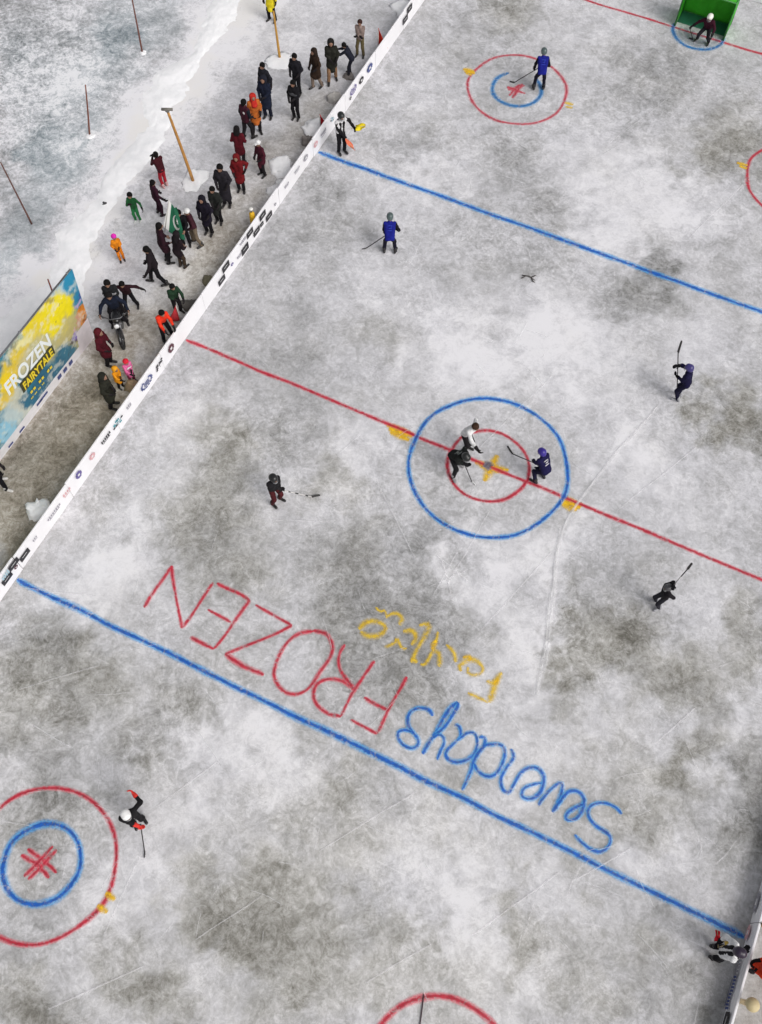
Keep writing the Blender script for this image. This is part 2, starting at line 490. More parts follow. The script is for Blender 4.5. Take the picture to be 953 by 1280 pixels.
OUT = [
 # the lake outside the snow bank
 (30, 30, 60, -.10, -.6), (90, 30, 50, -.06, -.5), (10, 90, 40, -.16, -.7), (150, 60, 40, -.20, -1), (140, 50, 24, -.14, -1), (200, 30, 60, -.04, -.7), (60, 170, 46, -.26, -1.2), (50, 200, 40, -.16, -1),
 (25, 195, 20, -.16, -1), (10, 197, 14, -.28, -1), (120, 130, 50, -.06, -.8), (100, 110, 40, .04, -.7), (30, 120, 34, .10, -.4), (10, 150, 30, .14, -.3), (20, 60, 30, -.06, -.4), (80, 90, 40, .08, -.6),
 (100, 220, 50, -.10, -.9), (60, 260, 50, -.14, -.9), (20, 300, 50, -.10, -.9), (30, 350, 50, -.12, -.9), (90, 190, 30, .06, -.4), (150, 160, 34, .10, -.2), (135, 175, 26, .16, 0), (110, 175, 20, .12, 0),
 (180, 110, 34, .04, -.5), (170, 140, 30, .12, -.1), (230, 10, 40, -.06, -.7), (5, 380, 40, -.06, -.7), (160, 10, 40, -.04, -.7), (70, 330, 24, .10, -.2), (85, 285, 14, .2, 0), (0, 330, 30, -.1, -.9),
 # where the spectators stand
 (330, 60, 60, .24, 0), (300, 130, 50, .24, 0), (260, 200, 60, .26, 0), (200, 290, 50, .24, 0), (150, 340, 50, .22, 0), (380, 40, 60, .20, 0), (450, 20, 50, .14, 0), (110, 345, 40, .24, 0),
 (410, 140, 40, .02, .2), (380, 160, 40, .00, .4), (340, 220, 40, -.06, .4), (300, 260, 40, -.06, .5), (270, 310, 40, -.10, .7), (240, 350, 36, -.04, .6), (210, 320, 40, .10, .3), (430, 90, 40, .06, .1), (480, 40, 30, -.02, .1),
 (180, 420, 50, -.10, .5), (190, 410, 20, .10, .1), (140, 470, 40, -.12, .8), (100, 500, 50, -.18, 1.1), (60, 560, 50, -.22, 1.3), (100, 560, 40, -.26, 1.3), (40, 610, 50, -.24, 1.3), (80, 600, 40, -.28, 1.3), (10, 650, 50, -.16, 1.2), (30, 680, 30, -.06, .9), (130, 530, 40, -.22, 1.2),
 (200, 370, 30, .08, .2), (160, 400, 30, .02, .3),
]


def patch_field(X, Y, patches, warp=0.5):
    wx = X + warp * fbm(X * 0.9 + 3, Y * 0.9 + 9, 6, 0.66)
    wy = Y + warp * fbm(X * 0.9 + 31, Y * 0.9 + 57, 6, 0.66)
    tone = np.zeros_like(X); silt = np.zeros_like(X)
    for (px, py, r, dv, sv) in patches:
        c = G(px, py)[:2]
        A = np.stack([G(px + r, py)[:2] - c, G(px, py - r)[:2] - c], 1)
        Ai = np.linalg.inv(A)
        dx, dy = wx - c[0], wy - c[1]
        u = Ai[0, 0] * dx + Ai[0, 1] * dy
        v = Ai[1, 0] * dx + Ai[1, 1] * dy
        k = np.exp(-np.minimum((u * u + v * v) ** 1.25, 60) * 0.85)
        tone += dv * k
        silt += sv * k
    return tone, silt


def grid_mesh(name, xs, ys, Z, mat_, attrs):
    nx, ny = len(xs), len(ys)
    X, Y = np.meshgrid(xs, ys, indexing='ij')
    co = np.stack([X, Y, Z], -1).reshape(-1, 3).astype(np.float32)
    i = np.arange(nx - 1)[:, None] * ny + np.arange(ny - 1)[None]
    quads = np.stack([i, i + ny, i + ny + 1, i + 1], -1).reshape(-1, 4).astype(np.int32)
    me = bpy.data.meshes.new(name)
    me.vertices.add(len(co)); me.vertices.foreach_set('co', co.ravel())
    me.loops.add(quads.size); me.loops.foreach_set('vertex_index', quads.ravel())
    me.polygons.add(len(quads))
    me.polygons.foreach_set('loop_start', np.arange(0, quads.size, 4, dtype=np.int32))
    me.polygons.foreach_set('loop_total', np.full(len(quads), 4, np.int32))
    me.polygons.foreach_set('use_smooth', np.ones(len(quads), bool))
    me.update(calc_edges=True)
    for n, a in attrs.items():
        at = me.attributes.new(n, 'FLOAT', 'POINT')
        at.data.foreach_set('value', a.reshape(-1).astype(np.float32))
    me.materials.append(mat_)
    o = bpy.data.objects.new(name, me)
    C.objects.link(o)
    return o


RW, REND = 10.0, 22.9        # half width of the rink, far end boards
Z_RINK = 0.004

xs = np.arange(-10.03, 10.04, 0.08); ys = np.arange(-23.0, 22.95, 0.08)
X, Y = np.meshgrid(xs, ys, indexing='ij')
t1, s1 = patch_field(X, Y, DARK + BRIGHT, 1.0)
t1 = t1 * (1 + 1.1 * fbm(X * 1.3 + 11, Y * 1.3 + 5, 5, .7)) + 0.10 * fbm(X * 1.9 + 61, Y * 1.9 + 15, 5, .72)
t1 = np.where(t1 < 0, -0.38 * np.tanh(-t1 * 0.88 / 0.38), np.minimum(t1 * 1.0, .30))
s1 = 0.75 * np.tanh(s1 / 0.9)
tone = 0.645 + 1.0 * t1 + 0.16 * fbm(X * 0.35 + 4, Y * 0.35, 5)
# soft shade along the foot of both side boards, darkened into the ice tone
edge = np.minimum(np.abs(X + 10), np.abs(X - 10))
tone -= 0.10 * np.exp(-(edge / (0.55 + 0.5 * (fbm(Y * 0.7, X * 0.2 + 3, 3)))) ** 2)
grit = 0.88 - 1.15 * np.clip(t1, -.3, 0.25) + 0.3 * fbm(X * 0.5 + 40, Y * 0.5 + 3, 3)
ice_rink = grid_mesh('ice_rink', xs, ys, np.full_like(X, Z_RINK), ice_material('rink_ice'), {'tone': tone, 'warm': s1 * 0.9 + 0.20 + 0.18 * np.clip((-Y) / 14, 0, 1), 'grit': np.clip(grit, .45, 1.4)})
tag(ice_rink, kind='structure')

LEFT_E = [(330, -60), (273, 0), (248, 36), (240, 66), (196, 94), (184, 125), (168, 170), (140, 205), (122, 245), (95, 268), (79, 290), (72, 324), (36, 362), (0, 404), (-60, 470), (-120, 540)]
RIGHT_E = [(372, -60), (318, 0), (284, 29), (252, 72), (232, 119), (203, 180), (160, 230), (122, 288), (106, 324), (96, 360), (66, 410), (30, 455), (-30, 540), (-90, 620)]


def resample(P, n):
    P = np.asarray(P, float)
    d = np.concatenate([[0], np.cumsum(np.linalg.norm(np.diff(P, axis=0), axis=1))])
    q = np.linspace(0, d[-1], n)
    return np.stack([np.interp(q, d, P[:, k]) for k in range(P.shape[1])], 1)


fx = np.arange(-27, -9.9, 0.1); fy = np.arange(-13, 27, 0.1)
xs = np.concatenate([[-600, -250, -120, -70, -45, -34, -30], fx, np.arange(-9.5, 12, 1.0), [14, 18, 25, 40, 80, 180, 600]])
ys = np.concatenate([[-600, -250, -100, -50, -30, -20, -15], fy, [28, 30, 34, 42, 60, 100, 200, 600]])
X, Y = np.meshgrid(xs, ys, indexing='ij')
mid = [((a[0] + b[0]) / 2, (a[1] + b[1]) / 2, .62 * math.hypot(a[0] - b[0], a[1] - b[1]) + 8, .22, .35) for a, b in
       zip(resample(LEFT_E, 26), resample(RIGHT_E, 26))]
OUT2 = [(x, y, r, (d * .9 if d < .16 else d * .55) + (.03 if w_ < -.3 else 0), w_ * .34 if w_ < 0 else w_) for (x, y, r, d, w_) in OUT]
t2, s2 = patch_field(X, Y, OUT2 + mid, 0.9)
t2, s2 = np.clip(t2, -.32, .42), np.clip(s2, -.8, 1.3)
outer = X < -14.5
tone = np.where(X < -14.6, 0.71, 0.58) + t2 + 0.24 * fbm(X * 0.5, Y * 0.5, 6, .66)
tone = np.where(X > 10, 0.42, tone)
grit = 0.8 + 0.35 * np.clip(s2, 0, 1) + 1.6 * np.exp(-((X + 22.5) ** 2 + (Y - 7) ** 2) / 34) - .35 * np.clip(t2, 0, .5)
warm = np.where(X > 10, 0.5, s2)
lake = grid_mesh('lake_ice', xs, ys, np.zeros_like(X), ice_material('lake_ice', False), {'tone': tone, 'warm': warm, 'grit': grit})
tag(lake, kind='structure')

# snow bank ploughed up along the edge of the cleared ice
snow_m, t, b = new_mat('snow')
tc = t.nodes.new('ShaderNodeTexCoord')
f1 = noise_node(t, tc.outputs['Object'], 2.5, 8, 0.7)
t.links.new(ramp(t, f1, [(0.3, (0.82, 0.825, 0.84)), (0.6, (0.93, 0.925, 0.94))]), b.inputs['Base Color'])
b.inputs['Roughness'].default_value = 0.8
bp = t.nodes.new('ShaderNodeBump'); bp.inputs['Strength'].default_value = 0.35; bp.inputs['Distance'].default_value = 0.04
t.links.new(noise_node(t, tc.outputs['Object'], 9, 8, 0.75), bp.inputs['Height']); t.links.new(bp.outputs[0], b.inputs['Normal'])

NL, NA = 420, 56
le = resample([G(*p)[:2] for p in LEFT_E], NL); re_ = resample([G(*p)[:2] for p in RIGHT_E], NL)
s_ = np.linspace(-0.35, 1.35, NA)[None, :, None]
P = le[:, None] * (1 - s_) + re_[:, None] * s_
X, Y = P[..., 0], P[..., 1]
prof = np.clip(1 - np.abs((s_[..., 0] - 0.5) / 0.5) ** 2.2, -1.2, 1)
rag = 0.34 * fbm(X * 0.55 + 9, Y * 0.55, 6, .66)
prof = np.clip(1 - np.abs((s_[..., 0] - 0.5 + rag * np.where(s_[..., 0] < .5, 1.0, 1.3)) / 0.52) ** 2.0, -1.2, 1)
h = 0.05 * prof + 0.045 * fbm(X * 1.1, Y * 1.1, 6, 0.62) - 0.004
h = np.where(np.abs(s_[..., 0] - 0.5) > 0.83, -0.08, np.maximum(h, -0.1))
idx = np.arange(NL * NA).reshape(NL, NA)
fq = np.stack([idx[:-1, :-1], idx[:-1, 1:], idx[1:, 1:], idx[1:, :-1]], -1).reshape(-1, 4)
bank = mesh_obj('snow_bank', np.stack([X, Y, h], -1).reshape(-1, 3), fq, snow_m, None, True)
tag(bank, kind='structure')

# ------------------------------------------------------------------ painted markings, all parts of the rink ice
PM = {
 'red': paint_material('red_paint', (0.47, 0.012, 0.035), (0.88, 0.12, 0.17)),
 'lightred': paint_material('thin_red_paint', (0.50, 0.035, 0.065), (0.86, 0.24, 0.28), 0.95),
 'blue': paint_material('blue_paint', (0.005, 0.105, 0.48), (0.09, 0.46, 0.95)),
 'paleblue': paint_material('thin_blue_paint', (0.014, 0.15, 0.42), (0.09, 0.40, 0.80), 0.95),
 'crease': paint_material('crease_wash', (0.14, 0.28, 0.40), (0.25, 0.42, 0.55), 0.30),
 'yellow': paint_material('yellow_paint', (0.92, 0.50, 0.004), (0.90, 0.60, 0.05), 1.0),
 'paleyellow': paint_material('thin_yellow_paint', (0.86, 0.54, 0.015), (0.86, 0.62, 0.10), 0.82),
 'grey': paint_material('grey_paint', (0.14, 0.13, 0.17), (0.3, 0.28, 0.33)),
 'frost': paint_material('shaved_frost', (0.86, 0.85, 0.87), (0.84, 0.83, 0.85), 0.45),
 'trail': paint_material('frost_trail', (0.90, 0.89, 0.91), (0.88, 0.87, 0.89), 0.6),
}
_z = [0.0]


def strokes(name, lines, width, mat_, smooth=False, jitter=0.25, label=None, parent=ice_rink, closed=False, world=False, kind=None, dz=0.0003):
    """spray strokes; lines are lists of photo points (or rink points when world=True); width = full painted width in m"""
    verts, faces, uvs = [], [], []
    for ln in lines:
        P = np.array([(p[0], p[1]) if world else G(*p)[:2] for p in ln], float)
        if smooth and len(P) > 2:
            # Catmull-Rom
            Q = []
            PP = np.vstack([P[-2] if closed else 2 * P[0] - P[1], P, P[1] if closed else 2 * P[-1] - P[-2]])
            for i in range(1, len(PP) - 2):
                for tt in np.linspace(0, 1, 8, endpoint=False):
                    a, b_, c_, d = PP[i - 1:i + 3]
                    Q.append(0.5 * ((2 * b_) + (-a + c_) * tt + (2 * a - 5 * b_ + 4 * c_ - d) * tt ** 2 + (-a + 3 * b_ - 3 * c_ + d) * tt ** 3))
            Q.append(P[-1])
            P = np.array(Q)
        L = np.linalg.norm(np.diff(P, axis=0), axis=1).sum()
        n = max(4, int(L / 0.07))
        if not smooth:
            # keep corners: resample each segment
            Q = []
            for a, b_ in zip(P[:-1], P[1:]):
                k = max(2, int(np.linalg.norm(b_ - a) / 0.07))
                Q += [a + (b_ - a) * tt for tt in np.linspace(0, 1, k, endpoint=False)]
            Q.append(P[-1]); P = np.array(Q)
        else:
            P = resample(P, n)
        n = len(P)
        T = np.gradient(P, axis=0); T /= np.linalg.norm(T, axis=1, keepdims=True) + 1e-9
        Nn = np.stack([-T[:, 1], T[:, 0]], 1)
        sacc = np.concatenate([[0], np.cumsum(np.linalg.norm(np.diff(P, axis=0), axis=1))])
        o1 = random.uniform(0, 200)
        wob = vnoise(sacc * 1.1 + o1, sacc * 0 + 3.3) * 0.06 * jitter * 4
        wid = width * (1 + jitter * 1.6 * vnoise(sacc * 2.3 + o1, sacc * 0 + 9.1))
        if not closed:
            end = np.minimum(sacc, sacc[-1] - sacc)
            wid = wid * np.clip(0.55 + end / (width * 1.2), 0, 1)
            wob = wob * np.clip(end / 0.3, 0, 1)
        Pc = P + Nn * wob[:, None]
        z0 = 0.008 + _z[0]; _z[0] += dz
        zz = z0 + np.linspace(0, 0.0002, n)
        base = len(verts)
        for k in range(n):
            for sv in (-1, 1):
                q = Pc[k] + Nn[k] * sv * wid[k] / 2
                verts.append((q[0], q[1], zz[k])); uvs.append((sacc[k], sv))
        for k in range(n - 1):
            a = base + 2 * k
            faces.append((a, a + 2, a + 3, a + 1))
    o = mesh_obj(name, verts, faces, mat_, parent)
    uvl = o.data.uv_layers.new(name='UVMap')
    for lp in o.data.loops:
        uvl.data[lp.index].uv = uvs[lp.vertex_index]
    if label: o['label'] = label
    if kind: o['kind'] = kind
    return o


def ring(c, r, a0=0, a1=360, n=72, wob=0.02):
    ph = random.uniform(0, 9)
    return [(c[0] + r * (1 + wob * math.sin(3 * t + ph) * .5 + wob * .5 * math.sin(7 * t + ph)) * math.cos(t),
             c[1] + r * (1 + wob * math.sin(2 * t + ph) * .5) * math.sin(t)) for t in [R(a0 + (a1 - a0) * k / n) for k in range(n + 1)]]


yN, yF, yG = -8.705, 8.73, 20.2
strokes('yellow_marks', [[(484, 531), (516, 545)], [(488, 540), (512, 550)], [(486, 536), (514, 543)], [(700, 621), (728, 632)], [(703, 630), (722, 636)], [(700, 627), (726, 634)]], 0.40, PM['yellow'],
        label='yellow paint blocks where the centre line meets the blue circle')
strokes('centre_star', [[(622, 569), (606, 602)], [(594, 578), (636, 588)], [(599, 581), (628, 589)]], 0.36, PM['yellow'], label='yellow star sprayed on the centre spot')
strokes('blue_line', [[(-9.98, yN), (9.98, yN)]], 0.28, PM['blue'], jitter=0.2, world=True, label='blue line nearest the sprayed lettering')
strokes('blue_line', [[(-9.98, yF), (9.98, yF)]], 0.33, PM['blue'], jitter=0.15, world=True, label='blue line nearer the green goal')
strokes('red_line', [[(-9.98, 0.0), (9.98, 0.0)]], 0.20, PM['red'], jitter=0.2, world=True, label='red centre line')
strokes('red_line', [[(-8.5, yG), (8.5, yG)]], 0.19, PM['red'], jitter=0.2, world=True, label='red goal line in front of the green goal')
strokes('centre_circle', [ring((0, 0), 2.25)], 0.24, PM['blue'], True, closed=True, world=True, label='blue circle round the centre spot')
strokes('centre_circle', [ring((0, 0), 1.15)], 0.18, PM['red'], True, closed=True, world=True, label='small red circle inside the blue centre circle')
strokes('centre_spot', [ring((0, 0), 0.07, 0, 360, 12, 0)], 0.32, PM['grey'], True, closed=True, world=True)
cF, cN = (-5.036, 14.58), (-5.244, -14.333)
strokes('faceoff_circle', [ring(cF, 1.75)], 0.20, PM['lightred'], True, closed=True, world=True, label='red face-off circle beside the spectators and green goal')
strokes('faceoff_circle', [ring(cF, 0.87, -228, 62, 48)], 0.25, PM['paleblue'], True, world=True, label='worn blue arc inside the far red circle')
strokes('faceoff_cross', [[(634, 110), (657, 117)], [(635, 113), (656, 107)], [(641, 123), (653, 105)], [(637, 120), (650, 106)], [(634, 109), (647, 113)]], 0.22, PM['lightred'], label='red sprayed star in the far circle')
strokes('faceoff_circle', [ring(cN, 1.72)], 0.19, PM['red'], True, closed=True, world=True, label='big red circle round the red cross, cut by the picture edge')
strokes('faceoff_circle', [ring(cN, 0.905)], 0.27, PM['blue'], True, closed=True, world=True, label='blue circle round the red cross')
zz4 = lambda x, y: (x / 3.9708, 960 + y / 3.9708)
strokes('faceoff_cross', [[zz4(106, 434), zz4(190, 470), zz4(246, 545)], [zz4(138, 404), zz4(212, 452), zz4(284, 520)], [zz4(143, 555), zz4(205, 490), zz4(283, 405)], [zz4(122, 540), zz4(186, 468), zz4(264, 388)]],
        0.17, PM['red'], label='red double-stroke cross in the near circle')
strokes('faceoff_circle', [ring((5.141, yF + 5.85), 1.745)], 0.19, PM['red'], True, closed=True, world=True, label='red circle cut by the right picture edge')
strokes('faceoff_circle', [ring((4.95, -14.42), 1.74)], 0.25, PM['red'], True, closed=True, world=True, label='red circle cut by the bottom picture edge')
strokes('yellow_marks', [[(579, 87), (593, 90)], [(583, 92), (590, 94)], [(581, 90), (594, 92)]], 0.36, PM['yellow'])
strokes('yellow_marks', [[(706, 129), (717, 131)], [(707, 134), (716, 135)]], 0.25, PM['paleyellow'])
strokes('yellow_marks', [[(921, 204), (935, 207)], [(924, 208), (934, 211)]], 0.25, PM['yellow'])
strokes('yellow_marks', [[(132, 1117), (145, 1124)], [(122, 1132), (135, 1140)]], 0.24, PM['yellow'])
strokes('goal_crease', [ring((-0.1, 20.3), k, 175, 365, 30) for k in (.22, .48, .72)], 0.34, PM['crease'], True, world=True, label='faded blue wash inside the goal crease')
strokes('goal_crease', [ring((-0.1, 20.32), 0.95, 172, 368, 40)], 0.24, PM['paleblue'], True, world=True, label='blue crease arc in front of the green goal')

z1 = lambda x, y: (160 + x / 2.978, 690 + y / 2.978)
z2 = lambda x, y: (420 + x / 2.508, 740 + y / 2.508)
T1 = lambda *L: [z1(*p) for p in L]
T2 = lambda *L: [z2(*p) for p in L]
strokes('red_lettering', [
    T1((62, 208), (163, 52)), T1((163, 52), (202, 285)), T1((202, 285), (318, 115)),
    T1((332, 118), (455, 180)), T1((455, 180), (322, 362)), T1((322, 362), (232, 318)), T1((297, 215), (385, 262)),
    T1((475, 198), (612, 274)), T1((612, 274), (362, 382)),
    T1((918, 405), (835, 530), (795, 612)),
    T2((222, 266), (175, 355), (130, 445)), T2((130, 445), (45, 402)), T2((165, 372), (88, 332))], 0.16, PM['red'], jitter=0.3, label='the word FROZEN sprayed in red')
strokes('red_lettering', [T1((362, 382), (430, 425), (507, 458))], 0.24, PM['red'], jitter=0.2)
strokes('red_lettering', [T1((690, 295), (740, 305), (765, 350), (755, 395), (720, 445), (690, 490), (660, 518), (615, 530), (570, 510), (542, 465), (548, 420), (570, 370), (600, 330), (640, 303), (690, 295)),
    T1((795, 612), (750, 605), (705, 570), (690, 530), (705, 490), (750, 472), (800, 482), (842, 512)), T1((842, 508), (800, 460), (783, 420), (785, 380), (808, 345))], 0.17, PM['red'], True, jitter=0.3)
zA = lambda *L: [(490 + x / 5.956, 870 + y / 5.956) for x, y in L]
zB = lambda *L: [(630 + x / 5.956, 940 + y / 5.956) for x, y in L]
zC = lambda *L: [(440 + x / 4.765, 750 + y / 4.765) for x, y in L]
strokes('yellow_lettering', [
    zC((45, 180), (75, 145), (130, 135), (185, 155), (190, 182), (150, 210), (90, 212), (50, 190)), zC((140, 45), (170, 68), (200, 60), (210, 110)), zC((205, 110), (232, 92), (268, 85), (300, 112), (285, 152)),
    zC((305, 192), (350, 188), (376, 225), (358, 272)), zC((195, 285), (250, 255), (272, 228), (300, 285), (330, 290)),
    zC((512, 190), (496, 250), (480, 300), (438, 382), (408, 386)), zC((480, 302), (520, 320), (524, 400)), zC((560, 268), (600, 312), (622, 372)),
    zC((655, 425), (640, 400), (690, 360), (740, 362), (782, 405), (762, 445), (700, 442), (690, 400)), zC((690, 556), (750, 575), (812, 612))],
    0.20, PM['paleyellow'], True, jitter=0.5, label='the word Fairytale sprayed in faded yellow')
strokes('yellow_lettering', [zC((400, 155), (458, 150), (440, 212), (400, 292), (355, 375)), zC((350, 350), (392, 372)), zC((890, 430), (856, 500), (836, 560), (818, 612)), zC((800, 488), (856, 500))], 0.23, PM['paleyellow'], True, jitter=0.4)
strokes('yellow_lettering', [zC((660, 345), (700, 340), (712, 362)), zC((870, 470), (850, 505)), zC((500, 240), (478, 300))], 0.22, PM['yellow'])
strokes('blue_lettering', [
    zA((308, 150), (285, 115), (240, 98), (185, 98), (140, 125), (120, 170), (125, 225), (155, 270), (190, 315), (198, 355), (170, 388), (120, 385), (75, 355), (48, 310), (48, 275), (75, 258), (115, 258), (150, 268)),
    zA((490, 45), (440, 90), (380, 170), (325, 265), (270, 350), (232, 435)), zA((492, 50), (488, 90), (460, 145), (410, 220), (360, 265), (310, 300)), zA((300, 322), (345, 295), (378, 312), (380, 360), (355, 420), (340, 480)),
    zA((465, 220), (495, 225), (512, 265), (505, 310), (470, 345), (420, 395), (400, 430), (410, 465), (460, 492), (530, 488), (595, 450), (630, 390), (632, 320), (610, 280), (565, 280), (520, 310), (488, 332)),
    zA((650, 315), (680, 305), (695, 325), (690, 370), (640, 430), (605, 490), (590, 550), (555, 630), (525, 705)),
    zA((690, 372), (740, 360), (800, 358), (835, 385), (842, 440), (820, 510), (785, 570), (740, 600), (690, 595), (640, 560), (608, 505)),
    zB((50, -20), (75, 30), (60, 75), (10, 140), (-25, 210), (-10, 290), (45, 310), (80, 250), (130, 165), (190, 125), (250, 130), (290, 180), (290, 240), (270, 300), (215, 345), (150, 345), (130, 315), (150, 265), (210, 238), (285, 230)),
    zB((262, 402), (275, 365), (330, 300), (400, 245), (432, 240), (425, 310), (395, 400), (362, 452)), zB((400, 400), (440, 330), (480, 290), (540, 285), (590, 320), (605, 370), (590, 440), (550, 500), (490, 520), (455, 505), (460, 460), (500, 425), (590, 385)),
    zB((877, 463), (840, 420), (780, 385), (710, 375), (650, 395), (620, 440), (635, 500), (690, 560), (750, 595), (790, 630), (790, 690), (745, 740), (690, 750), (630, 725), (570, 670), (525, 618))],
    0.19, PM['blue'], True, jitter=0.3, label='a long word sprayed in blue, upside down')

# skate tracks: shaved frost
trk = [[(822, 508), (790, 545), (760, 580), (712, 645), (698, 690), (690, 740), (682, 800), (672, 870)],
       [(700, 660), (694, 700), (692, 745), (688, 790), (680, 840)], [(690, 690), (600, 790)], [(612, 640), (560, 730)], [(545, 695), (585, 728)], [(535, 735), (585, 712)], [(552, 700), (566, 752)], [(572, 690), (540, 748)],
       [(20, 735), (120, 745)], [(25, 862), (125, 832)], [(195, 1010), (275, 950)], [(245, 1175), (330, 1118)], [(400, 1064), (520, 990)], [(60, 1262), (180, 1208)], [(130, 1170), (175, 1070)], [(590, 1170), (700, 1090)], [(455, 1230), (540, 1180)],
       [(620, 160), (660, 188)], [(600, 210), (670, 236)], [(860, 300), (930, 230)], [(840, 120), (760, 180)], [(820, 930), (870, 884)], [(870, 560), (770, 640)], [(690, 470), (600, 560)], [(330, 650), (420, 652)], [(470, 600), (520, 700)], [(40, 905), (90, 935)], [(720, 1100), (790, 1060)]]
strokes('skate_tracks', trk[:2], 0.15, PM['trail'], True, jitter=0.35, kind='stuff')
strokes('skate_tracks', trk[2:], 0.05, PM['frost'], True, jitter=0.15, kind='stuff')
scr = []
for _ in range(260):
    x, y = random.uniform(-9.6, 9.6), random.uniform(-15, 21)
    a = random.uniform(0, math.pi); l = random.uniform(0.15, 1.0); bend = random.uniform(-.10, .10)
    scr.append([(x, y), (x + l * .5 * math.cos(a), y + l * .5 * math.sin(a)), (x + l * math.cos(a + bend), y + l * math.sin(a + bend))])
_zs = _z[0]
strokes('skate_scratches', scr, 0.030, PM['frost'], True, jitter=0.15, world=True, kind='stuff', dz=0.00004)
_z[0] = _zs

# ------------------------------------------------------------------ rink boards
vinyl = solid('white_vinyl', (0.83, 0.82, 0.84), 0.45, 0.07, 1.7, 0.15, 3.0)
black_print = solid('black_print', (0.018, 0.016, 0.02), 0.5, 0.4, 6)
DEC = {'k': black_print, 'g': solid('grey_print', (0.33, 0.32, 0.36), 0.5, 0.3, 6), 'm': solid('maroon_print', (0.10, 0.03, 0.045), 0.5, 0.5, 14),
       'v': solid('violet_print', (0.13, 0.10, 0.30), 0.5, 0.4, 14), 'p': solid('pink_print', (0.66, 0.38, 0.40), 0.5, 0.3, 14), 'b': solid('navy_print', (0.05, 0.07, 0.22), 0.5, 0.3, 14),
       't': solid('teal_print', (0.05, 0.28, 0.33), 0.5, 0.4, 14), 'c': solid('pale_blue_print', (0.42, 0.60, 0.68), 0.5, 0.2, 14), 'w': solid('white_print', (0.7, 0.7, 0.7), 0.5, 0.1, 6)}
BH = 0.74


def wall_hit(px, py, x0):
    d = ray(px, py)
    return CAM_LOC + d * ((x0 - CAM_LOC[0]) / d[0])


def board(label, p0, p1, inward, seed, BH=BH):
    """a run of white boards from p0 to p1 on the ice, panels butted end to end; inward = unit vector to the rink"""
    rr = random.Random(seed)
    p0, p1 = np.array(p0, float), np.array(p1, float)
    root = empty('rink_board', (*((p0 + p1) / 2), 0))
    tag(root, label, 'rink board', 'white boards round the rink')
    L = np.linalg.norm(p1 - p0); d = (p1 - p0) / L
    n = int(round(L / 2.44)); st = L / n
    inv = np.array(inward, float)
    for k in range(n):
        mb = MB()
        ang = math.atan2(d[1], d[0]) + rr.uniform(-.006, .006)
        tilt = rr.uniform(-.035, .04)
        M = np.array(Euler((0, 0, ang)).to_matrix()) @ np.array(Euler((tilt, 0, 0)).to_matrix())
        hh = BH + rr.uniform(-.02, .02)
        c = p0 + d * st * (k + .5) - inv * (0.035 + rr.uniform(0, .012)) - (p0 + p1) / 2
        mb.box((c[0], c[1], hh / 2 + 0.004), (st - .014, 0.055, hh), M, 0.012)
        q = mb.build('board_panel', vinyl, root, False)
    # timber stays behind the boards
    for k in range(n + 1):
        mb = MB()
        c = p0 + d * st * k * 0.999 - inv * 0.115 - (p0 + p1) / 2
        mb.box((c[0], c[1], 0.3), (0.07, 0.07, 0.6), None, 0.006)
        mb.tube([(c[0], c[1], 0.5), (c[0] - inv[0] * .35, c[1] - inv[1] * .35, 0.02)], 0.025, 6)
        mb.build('board_stay', solid('raw_timber', (0.32, 0.22, 0.13), 0.7, 0.3, 12), root)
    return root


left_board = board('long white rink board with black sponsor blocks in front of the spectators', (-10, -18), (-10, 22.9), (1, 0), 1)
right_board = board('white rink board in the lower right corner beside the round-topped post', (10, -18), (10, 22.9), (-1, 0), 2, 0.56)
end_board = board('white rink board behind the green goal', (-9.99, 22.92), (9.99, 22.92), (0, -1), 3)


def decal(root, x0, px, py, w_, h_, kind, shape='block'):
    """printed mark on the inner face of a side board; width along the board, height up it, in m"""
    s = 1 if x0 < 0 else -1
    q = wall_hit(px, py, x0)
    y, z = q[1] - root.location.y, min(max(q[2], h_ / 2 + .03), (BH if x0 < 0 else .56) - h_ / 2 - .03)
    x = x0 - root.location.x + s * 0.022
    mb = MB(); fm = []

    def rect(cy, cz, a, b, mi, off=0.0):
        n0 = len(mb.f)
        mb.box((x + s * off, y + cy, z + cz), (0.006, a, b))
        fm.extend([mi] * (len(mb.f) - n0))
    rr = random.Random(int(px * 31 + py))
    if shape == 'block':
        rect(0, 0, w_, h_, 0)
        rect(-.02 * w_, .10 * h_, w_ * .5, h_ * .06, 1, .004);
    elif shape == 'text':
        k = max(3, int(w_ / .07))
        for i in range(k):
            rect((i - (k - 1) / 2) * w_ / k, rr.uniform(-.1, .1) * h_, w_ / k * .62, h_ * rr.uniform(.6, 1), 0)
        rect(0, -h_ * .75, w_ * .8, h_ * .12, 0)
    elif shape == 'ring':
        for i in range(14):
            if i in (3, 4): continue
            t_ = 2 * math.pi * i / 14
            rect(math.cos(t_) * w_ / 2, math.sin(t_) * h_ / 2, w_ * .16, h_ * .16, 0)
        for i in range(3): rect(0, (i - 1) * h_ * .2, w_ * .5, h_ * .09, 0)
    elif shape == 'dots':
        rect(0, 0, w_ * .9, .012, 0, -.001); rect(0, 0, .012, h_ * .9, 0, -.0015)
        for i in range(7):
            rect(rr.uniform(-.5, .5) * w_, rr.uniform(-.5, .5) * h_, w_ * .22, h_ * .2, i % 2)
    elif shape == 'crest':
        for i in range(5):
            a = w_ * (.25 + .75 * math.sin(math.pi * (i + .7) / 5.4))
            rect(0, (i - 2) * h_ / 5, a, h_ / 5 - .004, 0)
        rect(0, 0, w_ * .3, h_ * .3, 1, .004)
    o = mesh_obj('sponsor_logo', mb.v, mb.f, None, root, False, [DEC[kind], DEC['w' if shape != 'dots' else 'k']], fm)
    return o


